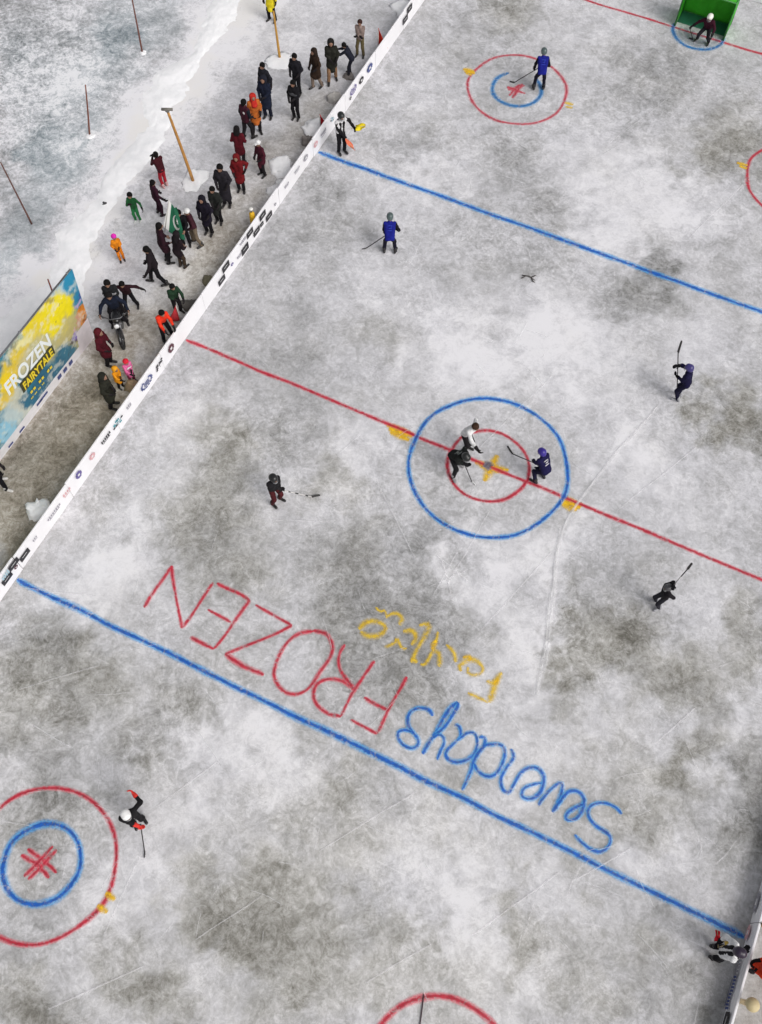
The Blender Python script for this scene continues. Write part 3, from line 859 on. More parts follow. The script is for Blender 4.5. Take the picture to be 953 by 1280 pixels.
for (px, py, w_, h_, k, sh) in [
    (14.8, 703, .38, .21, 'k', 'block'), (30.5, 693.5, .38, .21, 'k', 'block'), (8.6, 723, .38, .21, 'k', 'block'), (19.5, 708.5, .14, .12, 'm', 'crest'), (4, 716, .3, .2, 'c', 'text'),
    (67, 640, .6, .1, 'g', 'text'), (43, 673, .2, .08, 'g', 'text'), (98, 593, .26, .26, 'v', 'crest'), (115, 570, .25, .2, 'p', 'crest'), (83, 615, .35, .12, 'p', 'text'),
    (213.5, 435, .30, .30, 'm', 'crest'), (199, 455.5, .36, .24, 'k', 'dots'), (183, 478, .52, .30, 'b', 'ring'), (160.5, 507, .24, .1, 'g', 'text'), (147, 527.5, .42, .26, 't', 'dots'), (132, 547, .46, .12, 'k', 'text'),
    (328, 269, .38, .21, 'k', 'block'), (336, 270, .38, .21, 'k', 'block'), (312, 291, .38, .21, 'k', 'block'), (320.5, 289, .38, .21, 'k', 'block'), (306, 311, .42, .27, 'k', 'block'),
    (327, 280, .2, .14, 'k', 'block'), (282, 333, .40, .23, 'k', 'block'), (277, 350, .38, .21, 'k', 'block'), (290, 330, .14, .1, 'v', 'crest'), (299, 319, .3, .08, 'g', 'text'), (303, 300, .4, .08, 'g', 'text'),
    (344, 255, .12, .1, 'g', 'crest'), (358, 231, .3, .08, 'g', 'text'),
    (462, 84.5, .42, .28, 'b', 'crest'), (451.5, 100, .34, .22, 'k', 'crest'), (441.5, 112, .42, .26, 'v', 'ring'), (438, 122.5, .14, .12, 'k', 'crest'), (415, 149, .3, .2, 'c', 'dots'), (404, 165, .4, .14, 'g', 'text'), (394.5, 180, .28, .2, 'p', 'crest'), (382, 197, .30, .2, 'g', 'crest'),
    (512, 8, .40, .23, 'k', 'block'), (506.5, 24, .40, .23, 'k', 'block'), (371, 212, .36, .1, 'g', 'text')]:
    decal(left_board, -10.0, px, py, w_, h_, k, sh)
for (px, py, w_, h_, k, sh) in [(947, 1128, .5, .2, 'g', 'crest'), (936, 1166, .36, .2, 'p', 'crest'), (924, 1210, .4, .2, 'g', 'text'), (915, 1241, .75, .22, 'b', 'text'), (908.5, 1276, .36, .26, 'k', 'block'), (898, 1300, .4, .2, 'k', 'block')]:
    decal(right_board, 10.0, px, py, w_, h_, k, sh)

# ------------------------------------------------------------------ printed banner
BX, BLEAN, BHT = -12.58, 0.35, 3.27
bu = np.array([0, 1.0, 0]); bv = np.array([BLEAN, 0, BHT]); bvl = np.linalg.norm(bv); bv = bv / bvl
bn = np.cross(bu, bv)
BY0, BY1 = -10.2, -1.12
banner = empty('event_banner', (BX, (BY0 + BY1) / 2, 0))
tag(banner, 'tall printed banner in yellow and teal standing behind the spectators', 'banner')


def B(px, py):
    d = ray(px, py)
    t_ = ((np.array([BX, 0, 0]) - CAM_LOC) @ bn) / (d @ bn)
    q = CAM_LOC + d * t_ - np.array([BX, 0, 0])
    return np.array([q @ bu, q @ bv])


nu, nv = 364, 140
U, Vv = np.meshgrid(np.linspace(BY0, BY1, nu), np.linspace(0, bvl, nv), indexing='ij')
col = np.zeros((nu, nv, 3)) + np.array([0.02, 0.20, 0.31])
ART = [((58, 392), 34, (0.84, 0.70, 0.01), .9),   # printed artwork: photo point, size, colour, strength
 ((84, 352), 16, (0.02, 0.26, 0.44), 1), ((95, 372), 10, (0.02, 0.22, 0.38), 1), ((76, 366), 9, (0.42, 0.58, 0.66), .9), ((66, 372), 12, (0.48, 0.55, 0.55), .9), ((72, 420), 30, (0.50, 0.46, 0.22), .9), ((95, 415), 24, (0.52, 0.45, 0.18), .9),
 ((55, 385), 16, (0.78, 0.62, 0.02), 1.2), ((78, 380), 14, (0.86, 0.72, 0.005), 1.2), ((60, 402), 18, (0.84, 0.70, 0.005), 1.2), ((40, 402), 14, (0.80, 0.64, 0.02), 1.1), ((32, 420), 16, (0.76, 0.60, 0.02), 1), ((24, 445), 14, (0.76, 0.56, 0.02), 1), ((12, 460), 14, (0.72, 0.52, 0.03), 1),
 ((8, 478), 12, (0.80, 0.58, 0.01), 1.1), ((3, 500), 9, (0.74, 0.52, 0.02), 1), ((36, 455), 14, (0.55, 0.50, 0.30), .9), ((52, 440), 15, (0.56, 0.50, 0.24), .9), ((30, 425), 9, (0.80, 0.80, 0.55), .6), ((14, 428), 9, (0.20, 0.22, 0.20), .7), ((20, 416), 7, (0.08, 0.25, 0.30), .8), ((5, 448), 9, (0.05, 0.22, 0.30), .8), ((62, 376), 5, (0.16, 0.14, 0.12), .6),
 ((20, 500), 13, (0.55, 0.58, 0.50), 1.1), ((26, 512), 12, (0.58, 0.60, 0.52), 1.1), ((12, 520), 13, (0.50, 0.60, 0.60), 1), ((22, 490), 9, (0.55, 0.56, 0.45), 1), ((5, 540), 14, (0.28, 0.55, 0.70), 1.2), ((12, 548), 8, (0.28, 0.52, 0.68), 1.2), ((10, 490), 7, (0.78, 0.55, 0.02), .9),
 ((60, 475), 16, (0.02, 0.12, 0.20), 1.1), ((80, 450), 14, (0.02, 0.13, 0.21), 1.2), ((42, 500), 14, (0.02, 0.14, 0.23), 1.2), ((85, 435), 9, (0.03, 0.16, 0.24), 1.1), ((50, 490), 10, (0.02, 0.13, 0.22), 1.2),
 ((104, 392), 6, (0.72, 0.25, 0.02), 1.8), ((107, 386), 5, (0.62, 0.20, 0.02), 1.8), ((110, 398), 4, (0.22, 0.06, 0.02), 1.6), ((99, 400), 4, (0.60, 0.30, 0.20), 1.4), ((101, 414), 5, (0.24, 0.13, 0.50), 1.8), ((99, 420), 4, (0.18, 0.10, 0.46), 1.8), ((107, 410), 4, (0.74, 0.50, 0.58), 1.6), ((105, 422), 3, (0.42, 0.05, 0.12), 1.5), ((95, 410), 3, (0.62, 0.40, 0.40), 1.3),
 ((112, 408), 5, (0.72, 0.64, 0.68), 1.6), ((113, 416), 4, (0.70, 0.60, 0.64), 1.6), ((97, 378), 4, (0.44, 0.36, 0.56), 1.4), ((99, 370), 3, (0.05, 0.10, 0.30), 1.3), ((94, 425), 4, (0.10, 0.08, 0.08), 1.1), ((110, 420), 2.5, (0.06, 0.03, 0.05), 1.3)]
wu = U + 0.26 * fbm(U * 2.0, Vv * 2.0, 6, .72); wv = Vv + 0.26 * fbm(U * 2.0 + 40, Vv * 2.0 + 9, 6, .72)
for (pp, r_, cc, st) in ART:
    c0 = B(*pp); ax = B(pp[0] + r_, pp[1]) - c0; ay = B(pp[0], pp[1] - r_) - c0
    Ai = np.linalg.inv(np.stack([ax, ay], 1))
    a_ = Ai[0, 0] * (wu - c0[0]) + Ai[0, 1] * (wv - c0[1]); b_ = Ai[1, 0] * (wu - c0[0]) + Ai[1, 1] * (wv - c0[1])
    k = np.clip(st * np.exp(-((a_ * a_ + b_ * b_) ** 2.6 * .7)), 0, 1)[..., None]
    col = col * (1 - k) + np.array(cc) * k
far = (U < B(0, 500)[0] - .6)
sp = np.clip(fbm(U * 1.2 + 7, Vv * 1.2, 5, .6) * 2.2, 0, 1)[..., None]
col = np.where(far[..., None], col * (1 - sp) + np.array([0.7, 0.55, 0.05]) * sp, col)
# ink splatter
spl = (fbm(U * 3 + 3, Vv * 3, 5, .7) > 0.66)[..., None]
col = np.where(spl, col * 0.6 + 0.02, col)
lit = np.clip(fbm(U * 4 + 33, Vv * 4 + 8, 5, .7) * 1.3 - .25, 0, .5)[..., None]
col = col * (1 - lit) + np.array([.75, .76, .66]) * lit
strip = (Vv < 0.42)[..., None]
col = np.where(strip, np.array([0.76, 0.745, 0.77]), col)
col = np.where(((Vv < 1.0) & (U > BY1 - .75 + Vv * .12))[..., None], np.array([0.74, 0.68, 0.71]), col)
col *= (1 + 0.10 * fbm(U * 9, Vv * 9, 3)[..., None])
wave = 0.018 * np.sin(U * 2.1) * np.sin(Vv / bvl * math.pi) + 0.012 * fbm(U * .9, Vv * .9, 3)
PT = (U[..., None] - (BY0 + BY1) / 2) * bu + Vv[..., None] * bv + (0.03 + wave)[..., None] * bn
PB = (U[..., None] - (BY0 + BY1) / 2) * bu + Vv[..., None] * bv + (0.012 + wave)[..., None] * bn
i_ = np.arange((nu - 1))[:, None] * nv + np.arange(nv - 1)[None]
q1 = np.stack([i_, i_ + nv, i_ + nv + 1, i_ + 1], -1).reshape(-1, 4)
mm, t, b = new_mat('printed_vinyl')
an = t.nodes.new('ShaderNodeAttribute'); an.attribute_name = 'art'
t.links.new(an.outputs['Color'], b.inputs['Base Color']); b.inputs['Roughness'].default_value = 0.5
sheet = mesh_obj('printed_sheet', np.concatenate([PT.reshape(-1, 3), PB.reshape(-1, 3)]), np.concatenate([q1, (q1 + nu * nv)[:, ::-1]]), mm, banner, True)
at = sheet.data.attributes.new('art', 'FLOAT_COLOR', 'POINT')
rgba = np.ones((nu * nv * 2, 4), np.float32); rgba[:nu * nv, :3] = np.clip(col, 0, 1).reshape(-1, 3); rgba[nu * nv:, :3] = 0.5
at.data.foreach_set('color', rgba.ravel())
steel = solid('galvanised_steel', (0.3, 0.3, 0.31), 0.4, 0.2, 8, metal=0.7)
mb = MB()
for y in np.arange(BY0 + .1, BY1, 2.2):
    yy = y - (BY0 + BY1) / 2
    mb.tube([np.array([0, yy, 0]) - bn * .03, np.array([0, yy, 0]) + bv * bvl - bn * .03], 0.03, 6)
    mb.tube([np.array([0, yy, 0]) + bv * bvl * .75 - bn * .05, np.array([-1.1, yy, 0.02])], 0.022, 6)
for vv in (0.03, bvl * .5, bvl - .03):
    mb.tube([np.array([0, BY0 - (BY0 + BY1) / 2, 0]) + bv * vv - bn * .03, np.array([0, BY1 - (BY0 + BY1) / 2 - .02, 0]) + bv * vv - bn * .03], 0.025, 6)
mb.build('banner_frame', steel, banner)

dep = None


def text_on_banner(txt, pl, pr, height, mat_, name='lettering', off=0.05, squash=1.0):
    cu = bpy.data.curves.new(name, 'FONT')
    cu.body = txt; cu.align_x = 'LEFT'; cu.extrude = 0.004; cu.offset = 0.028
    tmp = bpy.data.objects.new(name, cu); C.objects.link(tmp)
    dg = bpy.context.evaluated_depsgraph_get()
    me = bpy.data.meshes.new_from_object(tmp.evaluated_get(dg))
    bpy.data.objects.remove(tmp)
    co = np.empty(len(me.vertices) * 3); me.vertices.foreach_get('co', co); co = co.reshape(-1, 3)
    a, b_ = B(*pl), B(*pr)
    w0 = co[:, 0].max() - co[:, 0].min(); h0 = co[:, 1].max() - co[:, 1].min()
    x = (co[:, 0] - co[:, 0].min()) / w0; y = (co[:, 1] - co[:, 1].min()) / h0 * height
    base = a[None] + (b_ - a)[None] * x[:, None]
    P_ = (base[:, :1] - (BY0 + BY1) / 2) * bu + (base[:, 1:] + y[:, None]) * bv + (off + co[:, 2:] * 1.0) * bn
    me.vertices.foreach_set('co', P_.ravel().astype(np.float32)); me.update()
    me.materials.clear(); me.materials.append(mat_)
    o = bpy.data.objects.new(name, me); C.objects.link(o); o.parent = banner
    return o


ttl = solid('title_white', (0.80, 0.84, 0.84), 0.5, 0.06, 4)
yel = solid('title_yellow', (0.80, 0.62, 0.03), 0.5, 0.1, 4)
o = text_on_banner('FROZEN', (10, 494), (63, 430), 0.58, ttl); o['label'] = 'white title FROZEN'
# dark plate behind the second line
a, b_ = B(29, 488), B(66, 441)
mb = MB()
cc = (a + b_) / 2
mb.box((0, 0, 0), (b_[0] - a[0] + .1, 0.46, 0.006))
Rm = np.stack([bu, bv, bn], 1)
ctr = (cc[0] - (BY0 + BY1) / 2) * bu + (cc[1] + .2) * bv + 0.047 * bn
mesh_obj('title_plate', np.array(mb.v) @ Rm.T + ctr, mb.f, solid('dark_print', (0.05, 0.05, 0.02), 0.5, 0.3, 6), banner)
o = text_on_banner('FAIRYTALE', (30, 486.5), (65.5, 442), 0.34, yel, off=0.058); o['label'] = 'yellow subtitle FAIRYTALE'
mb = MB()
for (p_, q_, h_, k_) in [((36, 491), (67, 452), .1, 9), ((37, 498), (55, 475), .05, 12)]:
    a, b_ = B(*p_), B(*q_)
    for i in range(k_):
        if i % 3 == 2: continue
        c_ = a + (b_ - a) * (i + .5) / k_
        tmpb = MB().box((0, 0, 0), ((b_ - a)[0] / k_ * .7, h_, .004))
        mb.add(np.array(tmpb.v) @ Rm.T + (c_[0] - (BY0 + BY1) / 2) * bu + c_[1] * bv + 0.055 * bn, tmpb.f)
mb.build('small_print', yel, banner, False)
mb = MB()
for (pp, s_w) in [((73, 470), .13), ((80, 461.5), .13), ((87, 452.5), .13), ((53, 495), .30), ((48, 502), .2), ((26, 536), .18), ((12, 555), .16)]:
    c_ = B(*pp); tmpb = MB().box((0, 0, 0), (s_w * 1.3, .16 if s_w < .15 else .08, .004), None)
    mb.add(np.array(tmpb.v) @ Rm.T + (c_[0] - (BY0 + BY1) / 2) * bu + np.clip(c_[1], .1, .32) * bv + 0.05 * bn, tmpb.f)
mb.build('sponsor_logo', DEC['b'], banner, False)

# ------------------------------------------------------------------ goal
gx0, gx1, gy, gd, gh = -1.03, 0.83, 20.29, 0.95, 1.47
goal = empty('ice_hockey_goal', ((gx0 + gx1) / 2, gy, 0))
tag(goal, 'green cloth-covered goal standing on the far red goal line', 'hockey goal')
hw = (gx1 - gx0) / 2
green_cloth = solid('green_net_cloth', (0.05, 0.45, 0.015), 0.7, 0.22, 3.0, 0.4, 5.0)
green_pipe = solid('green_pipe', (0.03, 0.20, 0.03), 0.4, 0.2, 6)
mb = MB()
mb.tube([(-hw, 0, 0), (-hw, 0, gh), (hw, 0, gh), (hw, 0, 0)], 0.035, 8)
mb.tube([(-hw, 0, 0.03), (-hw, gd, 0.03), (hw, gd, 0.03), (hw, 0, 0.03)], 0.025, 8)
mb.tube([(-hw, gd, 0.03), (-hw, gd * .75, gh), (hw, gd * .75, gh), (hw, gd, 0.03)], 0.025, 8)
mb.tube([(-hw, 0, gh), (-hw, gd * .75, gh)], 0.025, 8); mb.tube([(hw, 0, gh), (hw, gd * .75, gh)], 0.025, 8)
mb.build('goal_frame', green_pipe, goal)


def cloth_patch(a, b_, c, d, n=26, m=18, amp=0.02):
    a, b_, c, d = map(np.array, (a, b_, c, d))
    nrm = np.cross(b_ - a, d - a); nrm = nrm / np.linalg.norm(nrm)
    vs = []
    for i in range(n):
        for j in range(m):
            s, q = i / (n - 1), j / (m - 1)
            p = a * (1 - s) * (1 - q) + b_ * s * (1 - q) + c * s * q + d * (1 - s) * q
            vs.append(p + nrm * amp * (math.sin(s * 23 + math.sin(q * 5) * 1.5) * math.sin(q * math.pi) + .6 * math.sin(q * 9 + s * 4)) * math.sin(s * math.pi))
    fs = [(i * m + j, (i + 1) * m + j, (i + 1) * m + j + 1, i * m + j + 1) for i in range(n - 1) for j in range(m - 1)]
    return vs, fs


mb = MB()
mb.add(*cloth_patch((-hw, gd, .03), (hw, gd, .03), (hw, gd * .75, gh), (-hw, gd * .75, gh), amp=.035))
mb.add(*cloth_patch((-hw, 0, .03), (-hw, gd, .03), (-hw, gd * .75, gh), (-hw, 0, gh)))
mb.add(*cloth_patch((hw, 0, .03), (hw, gd, .03), (hw, gd * .75, gh), (hw, 0, gh)))
mb.add(*cloth_patch((-hw, 0, gh), (hw, 0, gh), (hw, gd * .75, gh), (-hw, gd * .75, gh)))
o = mb.build('goal_net', green_cloth, goal)
md = o.modifiers.new('thick', 'SOLIDIFY'); md.thickness = 0.006
mb = MB(); mb.add(*cloth_patch((-hw, .25, .012), (hw, .25, .012), (hw, gd, .03), (-hw, gd, .03), amp=.006))
o = mb.build('floor_sheet', solid('dark_green_sheet', (0.02, 0.15, 0.09), 0.8, 0.3, 3.0, 0.3, 9), goal)  # dark green sheet over the floor inside the goal
md = o.modifiers.new('thick', 'SOLIDIFY'); md.thickness = 0.005

# ------------------------------------------------------------------ poles, pennants, snow, small things
POLE_GROUP = 'thin poles frozen into the ice'


def pole(name, base, top, r, colr, label, cap=None, group=POLE_GROUP, cat='pole'):
    f = G(*base); tp = V(*top, f) - f
    bend = np.cross(tp, [0, 0, 1]); bend = bend / (np.linalg.norm(bend) + 1e-9)
    pts = [tp * k + bend * 0.03 * np.linalg.norm(tp) * math.sin(k * math.pi) for k in np.linspace(0, 1, 9)]
    pts[0] = pts[0] - np.array([0, 0, .05])
    wood = solid('pole_wood', colr, 0.6, 0.35, 7, 0.2, 30)
    if cap:
        root = empty(name, f); tag(root, label, cat, group)
        MB().tube(pts, [r * (1.1 - .3 * k / 8) for k in range(9)], 8).build('shaft', wood, root)
        c = pts[-1]
        mb = MB(); mb.tube([c + np.array([-.16, -.06, .0]), c + np.array([.16, .06, .02])], .045, 8); mb.box(c + np.array([0, 0, -.03]), (.12, .1, .1), None, .02)
        mb.build('crosspiece', solid('grey_wood', (.16, .15, .13), .7, .3, 12), root)
        return root
    o = MB().tube(pts, [r * (1.1 - .4 * k / 8) for k in range(9)], 8).build(name, wood)
    o.location = f
    return tag(o, label, cat, group)


pole('wooden_pole', (178, 65), (164, -8), .032, (.14, .05, .035), 'thin reddish pole on the lake ice, uppermost in the picture')
pole('wooden_pole', (112, 168), (107, 106), .030, (.18, .06, .035), 'thin red-brown pole on the lake ice where the snow bank begins')
pole('wooden_pole', (40, 280), (1, 203), .028, (.12, .05, .035), 'thin dark pole leaning at the left edge of the lake ice')
pole('wooden_pole', (242, 227), (209, 137), .05, (.46, .22, .05), 'thick orange-brown pole with a crosspiece behind the spectators', True)
pole('wooden_pole', (350, 73), (342, 14), .045, (.50, .26, .04), 'yellow-brown pole in front of the person in the yellow jacket')
pole('wooden_pole', (74, 388), (60, 349), .03, (.22, .06, .04), 'red-brown pole whose tip shows above the banner')
f0, f1 = G(530, 1243), G(519, 1330)
o = MB().tube([f0 * 0 + (0, 0, .03), f1 - f0 + np.array([0, 0, .03])], .014, 6).build('thin_rod', solid('dark_rod', (.08, .05, .06), .5, .2, 8))
o.location = f0; tag(o, 'thin dark rod lying across the red circle at the bottom edge', 'rod')


def lump(name, px, py, r, h, label, cat, group, mat_, seed, sx=1.0, name_off=0):
    f = G(px, py)
    mb = MB(); nu_, nv_ = 26, 12
    mb.ball((0, 0, 0), (1, 1, 1), nu_, nv_)
    v = np.array(mb.v)
    th = np.arctan2(v[:, 1], v[:, 0])
    n1 = fbm(v[:, 0] * 1.6 + seed * 7.1, v[:, 1] * 1.6 + v[:, 2] * 1.3 + seed * 3.3, 4, .65)
    v = np.sign(v) * np.abs(v) ** (.75 if name == 'snow_block' else 1.0) * (1 + (.5 if name == 'snow_block' else .45) * n1 + .22 * fbm(v[:, 0] * 5 + seed, v[:, 1] * 5 + v[:, 2] * 4, 3))[:, None]
    v[:, 0] *= r * sx; v[:, 1] *= r; v[:, 2] = v[:, 2] * h
    o = mesh_obj(name, v, mb.f, mat_, None, True)
    o.location = f; o.rotation_euler = (0, 0, seed * 1.7)
    return tag(o, label, cat, group)


HG = 'snow heaped at the pole feet'
lump('snow_heap', 243, 226, .36, .05, 'white snow heap round the foot of the orange-brown pole', 'snow heap', HG, snow_m, 1, 1.5)
lump('snow_heap', 351, 76, .46, .05, 'white snow heap round the foot of the yellow-brown pole', 'snow heap', HG, snow_m, 2, 1.2)
lump('snow_heap', 179, 66, .12, .03, 'tiny snow heap at the foot of the uppermost pole on the lake', 'snow heap', HG, snow_m, 3)
lump('snow_heap', 113, 170, .14, .03, 'tiny snow heap at the foot of the red-brown pole by the snow bank', 'snow heap', HG, snow_m, 4)
BG = 'blocks of snow piled behind the long board'
lump('snow_block', 353, 209, .40, .11, 'largest white snow block behind the long board, near the white-capped person in maroon', 'snow block', BG, snow_m, 5, 1.2)
lump('snow_block', 346, 240, .26, .11, 'ragged low snow block below the largest one', 'snow block', BG, snow_m, 6, 1.1)
lump('snow_block', 351, 231, .16, .14, 'small grey-white snow chunk between two snow blocks', 'snow block', BG, snow_m, 16, 1.1)
lump('snow_block', 395, 160, .40, .09, 'snow block around the foot of the small red pennant', 'snow block', BG, snow_m, 7, 1.0)
lump('snow_block', 47, 636, .30, .16, 'bright square snow block behind the board at the lower left', 'snow block', BG, snow_m, 8, 1.0)
lump('snow_block', 505, 12, .40, .16, 'snow block behind the top end of the long board', 'snow block', BG, snow_m, 9, 1.0)
lump('snow_block', 418, 124, .22, .2, 'dirty snow block with a dark side beside the long board', 'snow block', BG, solid('dirty_snow', (.42, .40, .38), .8, .35, 7, .4, 9), 10)
lump('snow_block', 384, 178, .18, .26, 'narrow grey lump standing right behind the board near the red pennant', 'snow block', BG, solid('dirty_snow', (.20, .18, .17), .8, .35, 7, .4, 9), 11)
lump('rock', 132, 255, .10, .08, 'small dark stone lying on the snow bank near the child in green', 'stone', None, solid('dark_stone', (.05, .05, .055), .8, .3, 12, .4, 20), 12)
lump('carry_bag', 166, 485, .22, .22, 'tan bag on the ground between the small children and the board', 'bag', None, solid('tan_canvas', (.36, .27, .17), .8, .3, 9, .4, 14), 14)
lump('carry_bag', 240, 381, .26, .15, 'dark grey bundle on the ground beside the person in the green jacket', 'bag', None, solid('grey_canvas', (.11, .10, .09), .8, .3, 9, .4, 14), 15, 1.3)
lump('carry_bag', 260, 352, .20, .14, 'small olive bag tucked against the outside of the board', 'bag', None, solid('olive_canvas', (.17, .155, .10), .8, .3, 9, .4, 14), 17)
lump('carry_bag', 436, 96, .18, .10, 'flat grey bag at the feet of the bending person in navy', 'bag', None, solid('grey_canvas', (.20, .18, .17), .8, .3, 9, .4, 14), 18, 1.2)


def pennant(base, h, colr, label, lean=(0, 0)):
    f = G(*base)
    root = empty('pennant_flag', f); tag(root, label, 'flag', 'red pennants marking the lines outside the long board')
    MB().tube([(0, 0, 0), (lean[0] * h, lean[1] * h, h)], .018, 6).build('flag_pole', solid('pole_white', (.5, .48, .45), .5, .1, 8), root)
    vs, fs = [], []
    n = 9
    side = np.array([math.cos(R(25)), math.sin(R(25)), 0])
    for i in range(n):
        q = i / (n - 1)
        wd = .34 * q + .02
        for j in range(5):
            s = j / 4
            p = np.array([lean[0], lean[1], 1]) * (h * (1 - q * .82)) + side * wd * s * (-1 if base[0] < 300 else 1) + np.array([-side[1], side[0], 0]) * .05 * math.sin(s * 4 + q * 3)
            vs.append(p)
    for i in range(n - 1):
        for j in range(4):
            fs.append((i * 5 + j, (i + 1) * 5 + j, (i + 1) * 5 + j + 1, i * 5 + j + 1))
    o = mesh_obj('flag_cloth', vs, fs, fabric(colr), root, True)
    md = o.modifiers.new('thick', 'SOLIDIFY'); md.thickness = .012
    return root


pennant((401, 162), .60, (.42, .01, .02), 'small dark red pennant standing in snow by the near flag official')
pennant((473, 66), .95, (.55, .03, .015), 'red pennant near the top end of the long board')
pennant((227, 404), .85, (.50, .04, .05), 'red pennant at the end of the red centre line')
f = G(318, 285)
root = empty('marker_post', f); tag(root, 'yellow padded post with a white top behind the black blocks of the board', 'post')
MB().tube([(0, 0, 0), (0, 0, .4), (0, 0, .66), (0, 0, .70)], [.09, .10, .085, .04], 12).build('yellow_sleeve', solid('yellow_foam', (.72, .42, .01), .6, .15, 6, .2, 12), root)
MB().tube([(0, 0, .68), (0, 0, .82)], .025, 8).build('core_pole', steel, root)
MB().ball((0, 0, .85), (.07, .07, .045)).build('white_cap', solid('white_plastic', (.75, .74, .7), .4, .08), root)

f = np.array([10.26, -10.0, 0])
root = empty('timber_post', f); tag(root, 'pale timber post with a round ball top outside the right board', 'post')
tpw = V(941, 1256, f) - f
MB().tube([(0, 0, -.05), tuple(tpw * .96)], [.05, .08], 12).build('post_shaft', solid('pale_timber', (.52, .42, .24), .6, .2, 6, .2, 20), root)
MB().ball(tuple(tpw), (.15, .15, .13), 18, 12).build('ball_top', solid('pale_timber', (.56, .46, .26), .6, .2, 6, .2, 20), root)
f = G(952, 1216); f = np.array([10.75, -9.3, 0])

# broken twig on the ice
f = G(661, 347)
mb = MB()
for (a, b_, c_) in [((-.22, -.02), (0, .02), (.24, -.04)), ((-.1, 0), (-.16, -.12), (-.2, -.16)), ((.08, .02), (.16, .12), (.18, .17)), ((.1, -.02), (.2, -.12), (.26, -.12))]:
    mb.tube([(*a, .03), (*b_, .045), (*c_, .03)], [.014, .02, .008], 6)
o = mb.build('twig', solid('bark', (.06, .05, .045), .8, .3, 20)); o.location = f; tag(o, 'small dark broken twig lying on the ice between the blue line and the centre', 'twig')

# ------------------------------------------------------------------ people: smooth surfaces grown from limb volumes


def rc(a, b, r1, r2):
    return (np.asarray(a, float), np.asarray(b, float), r1, r2)


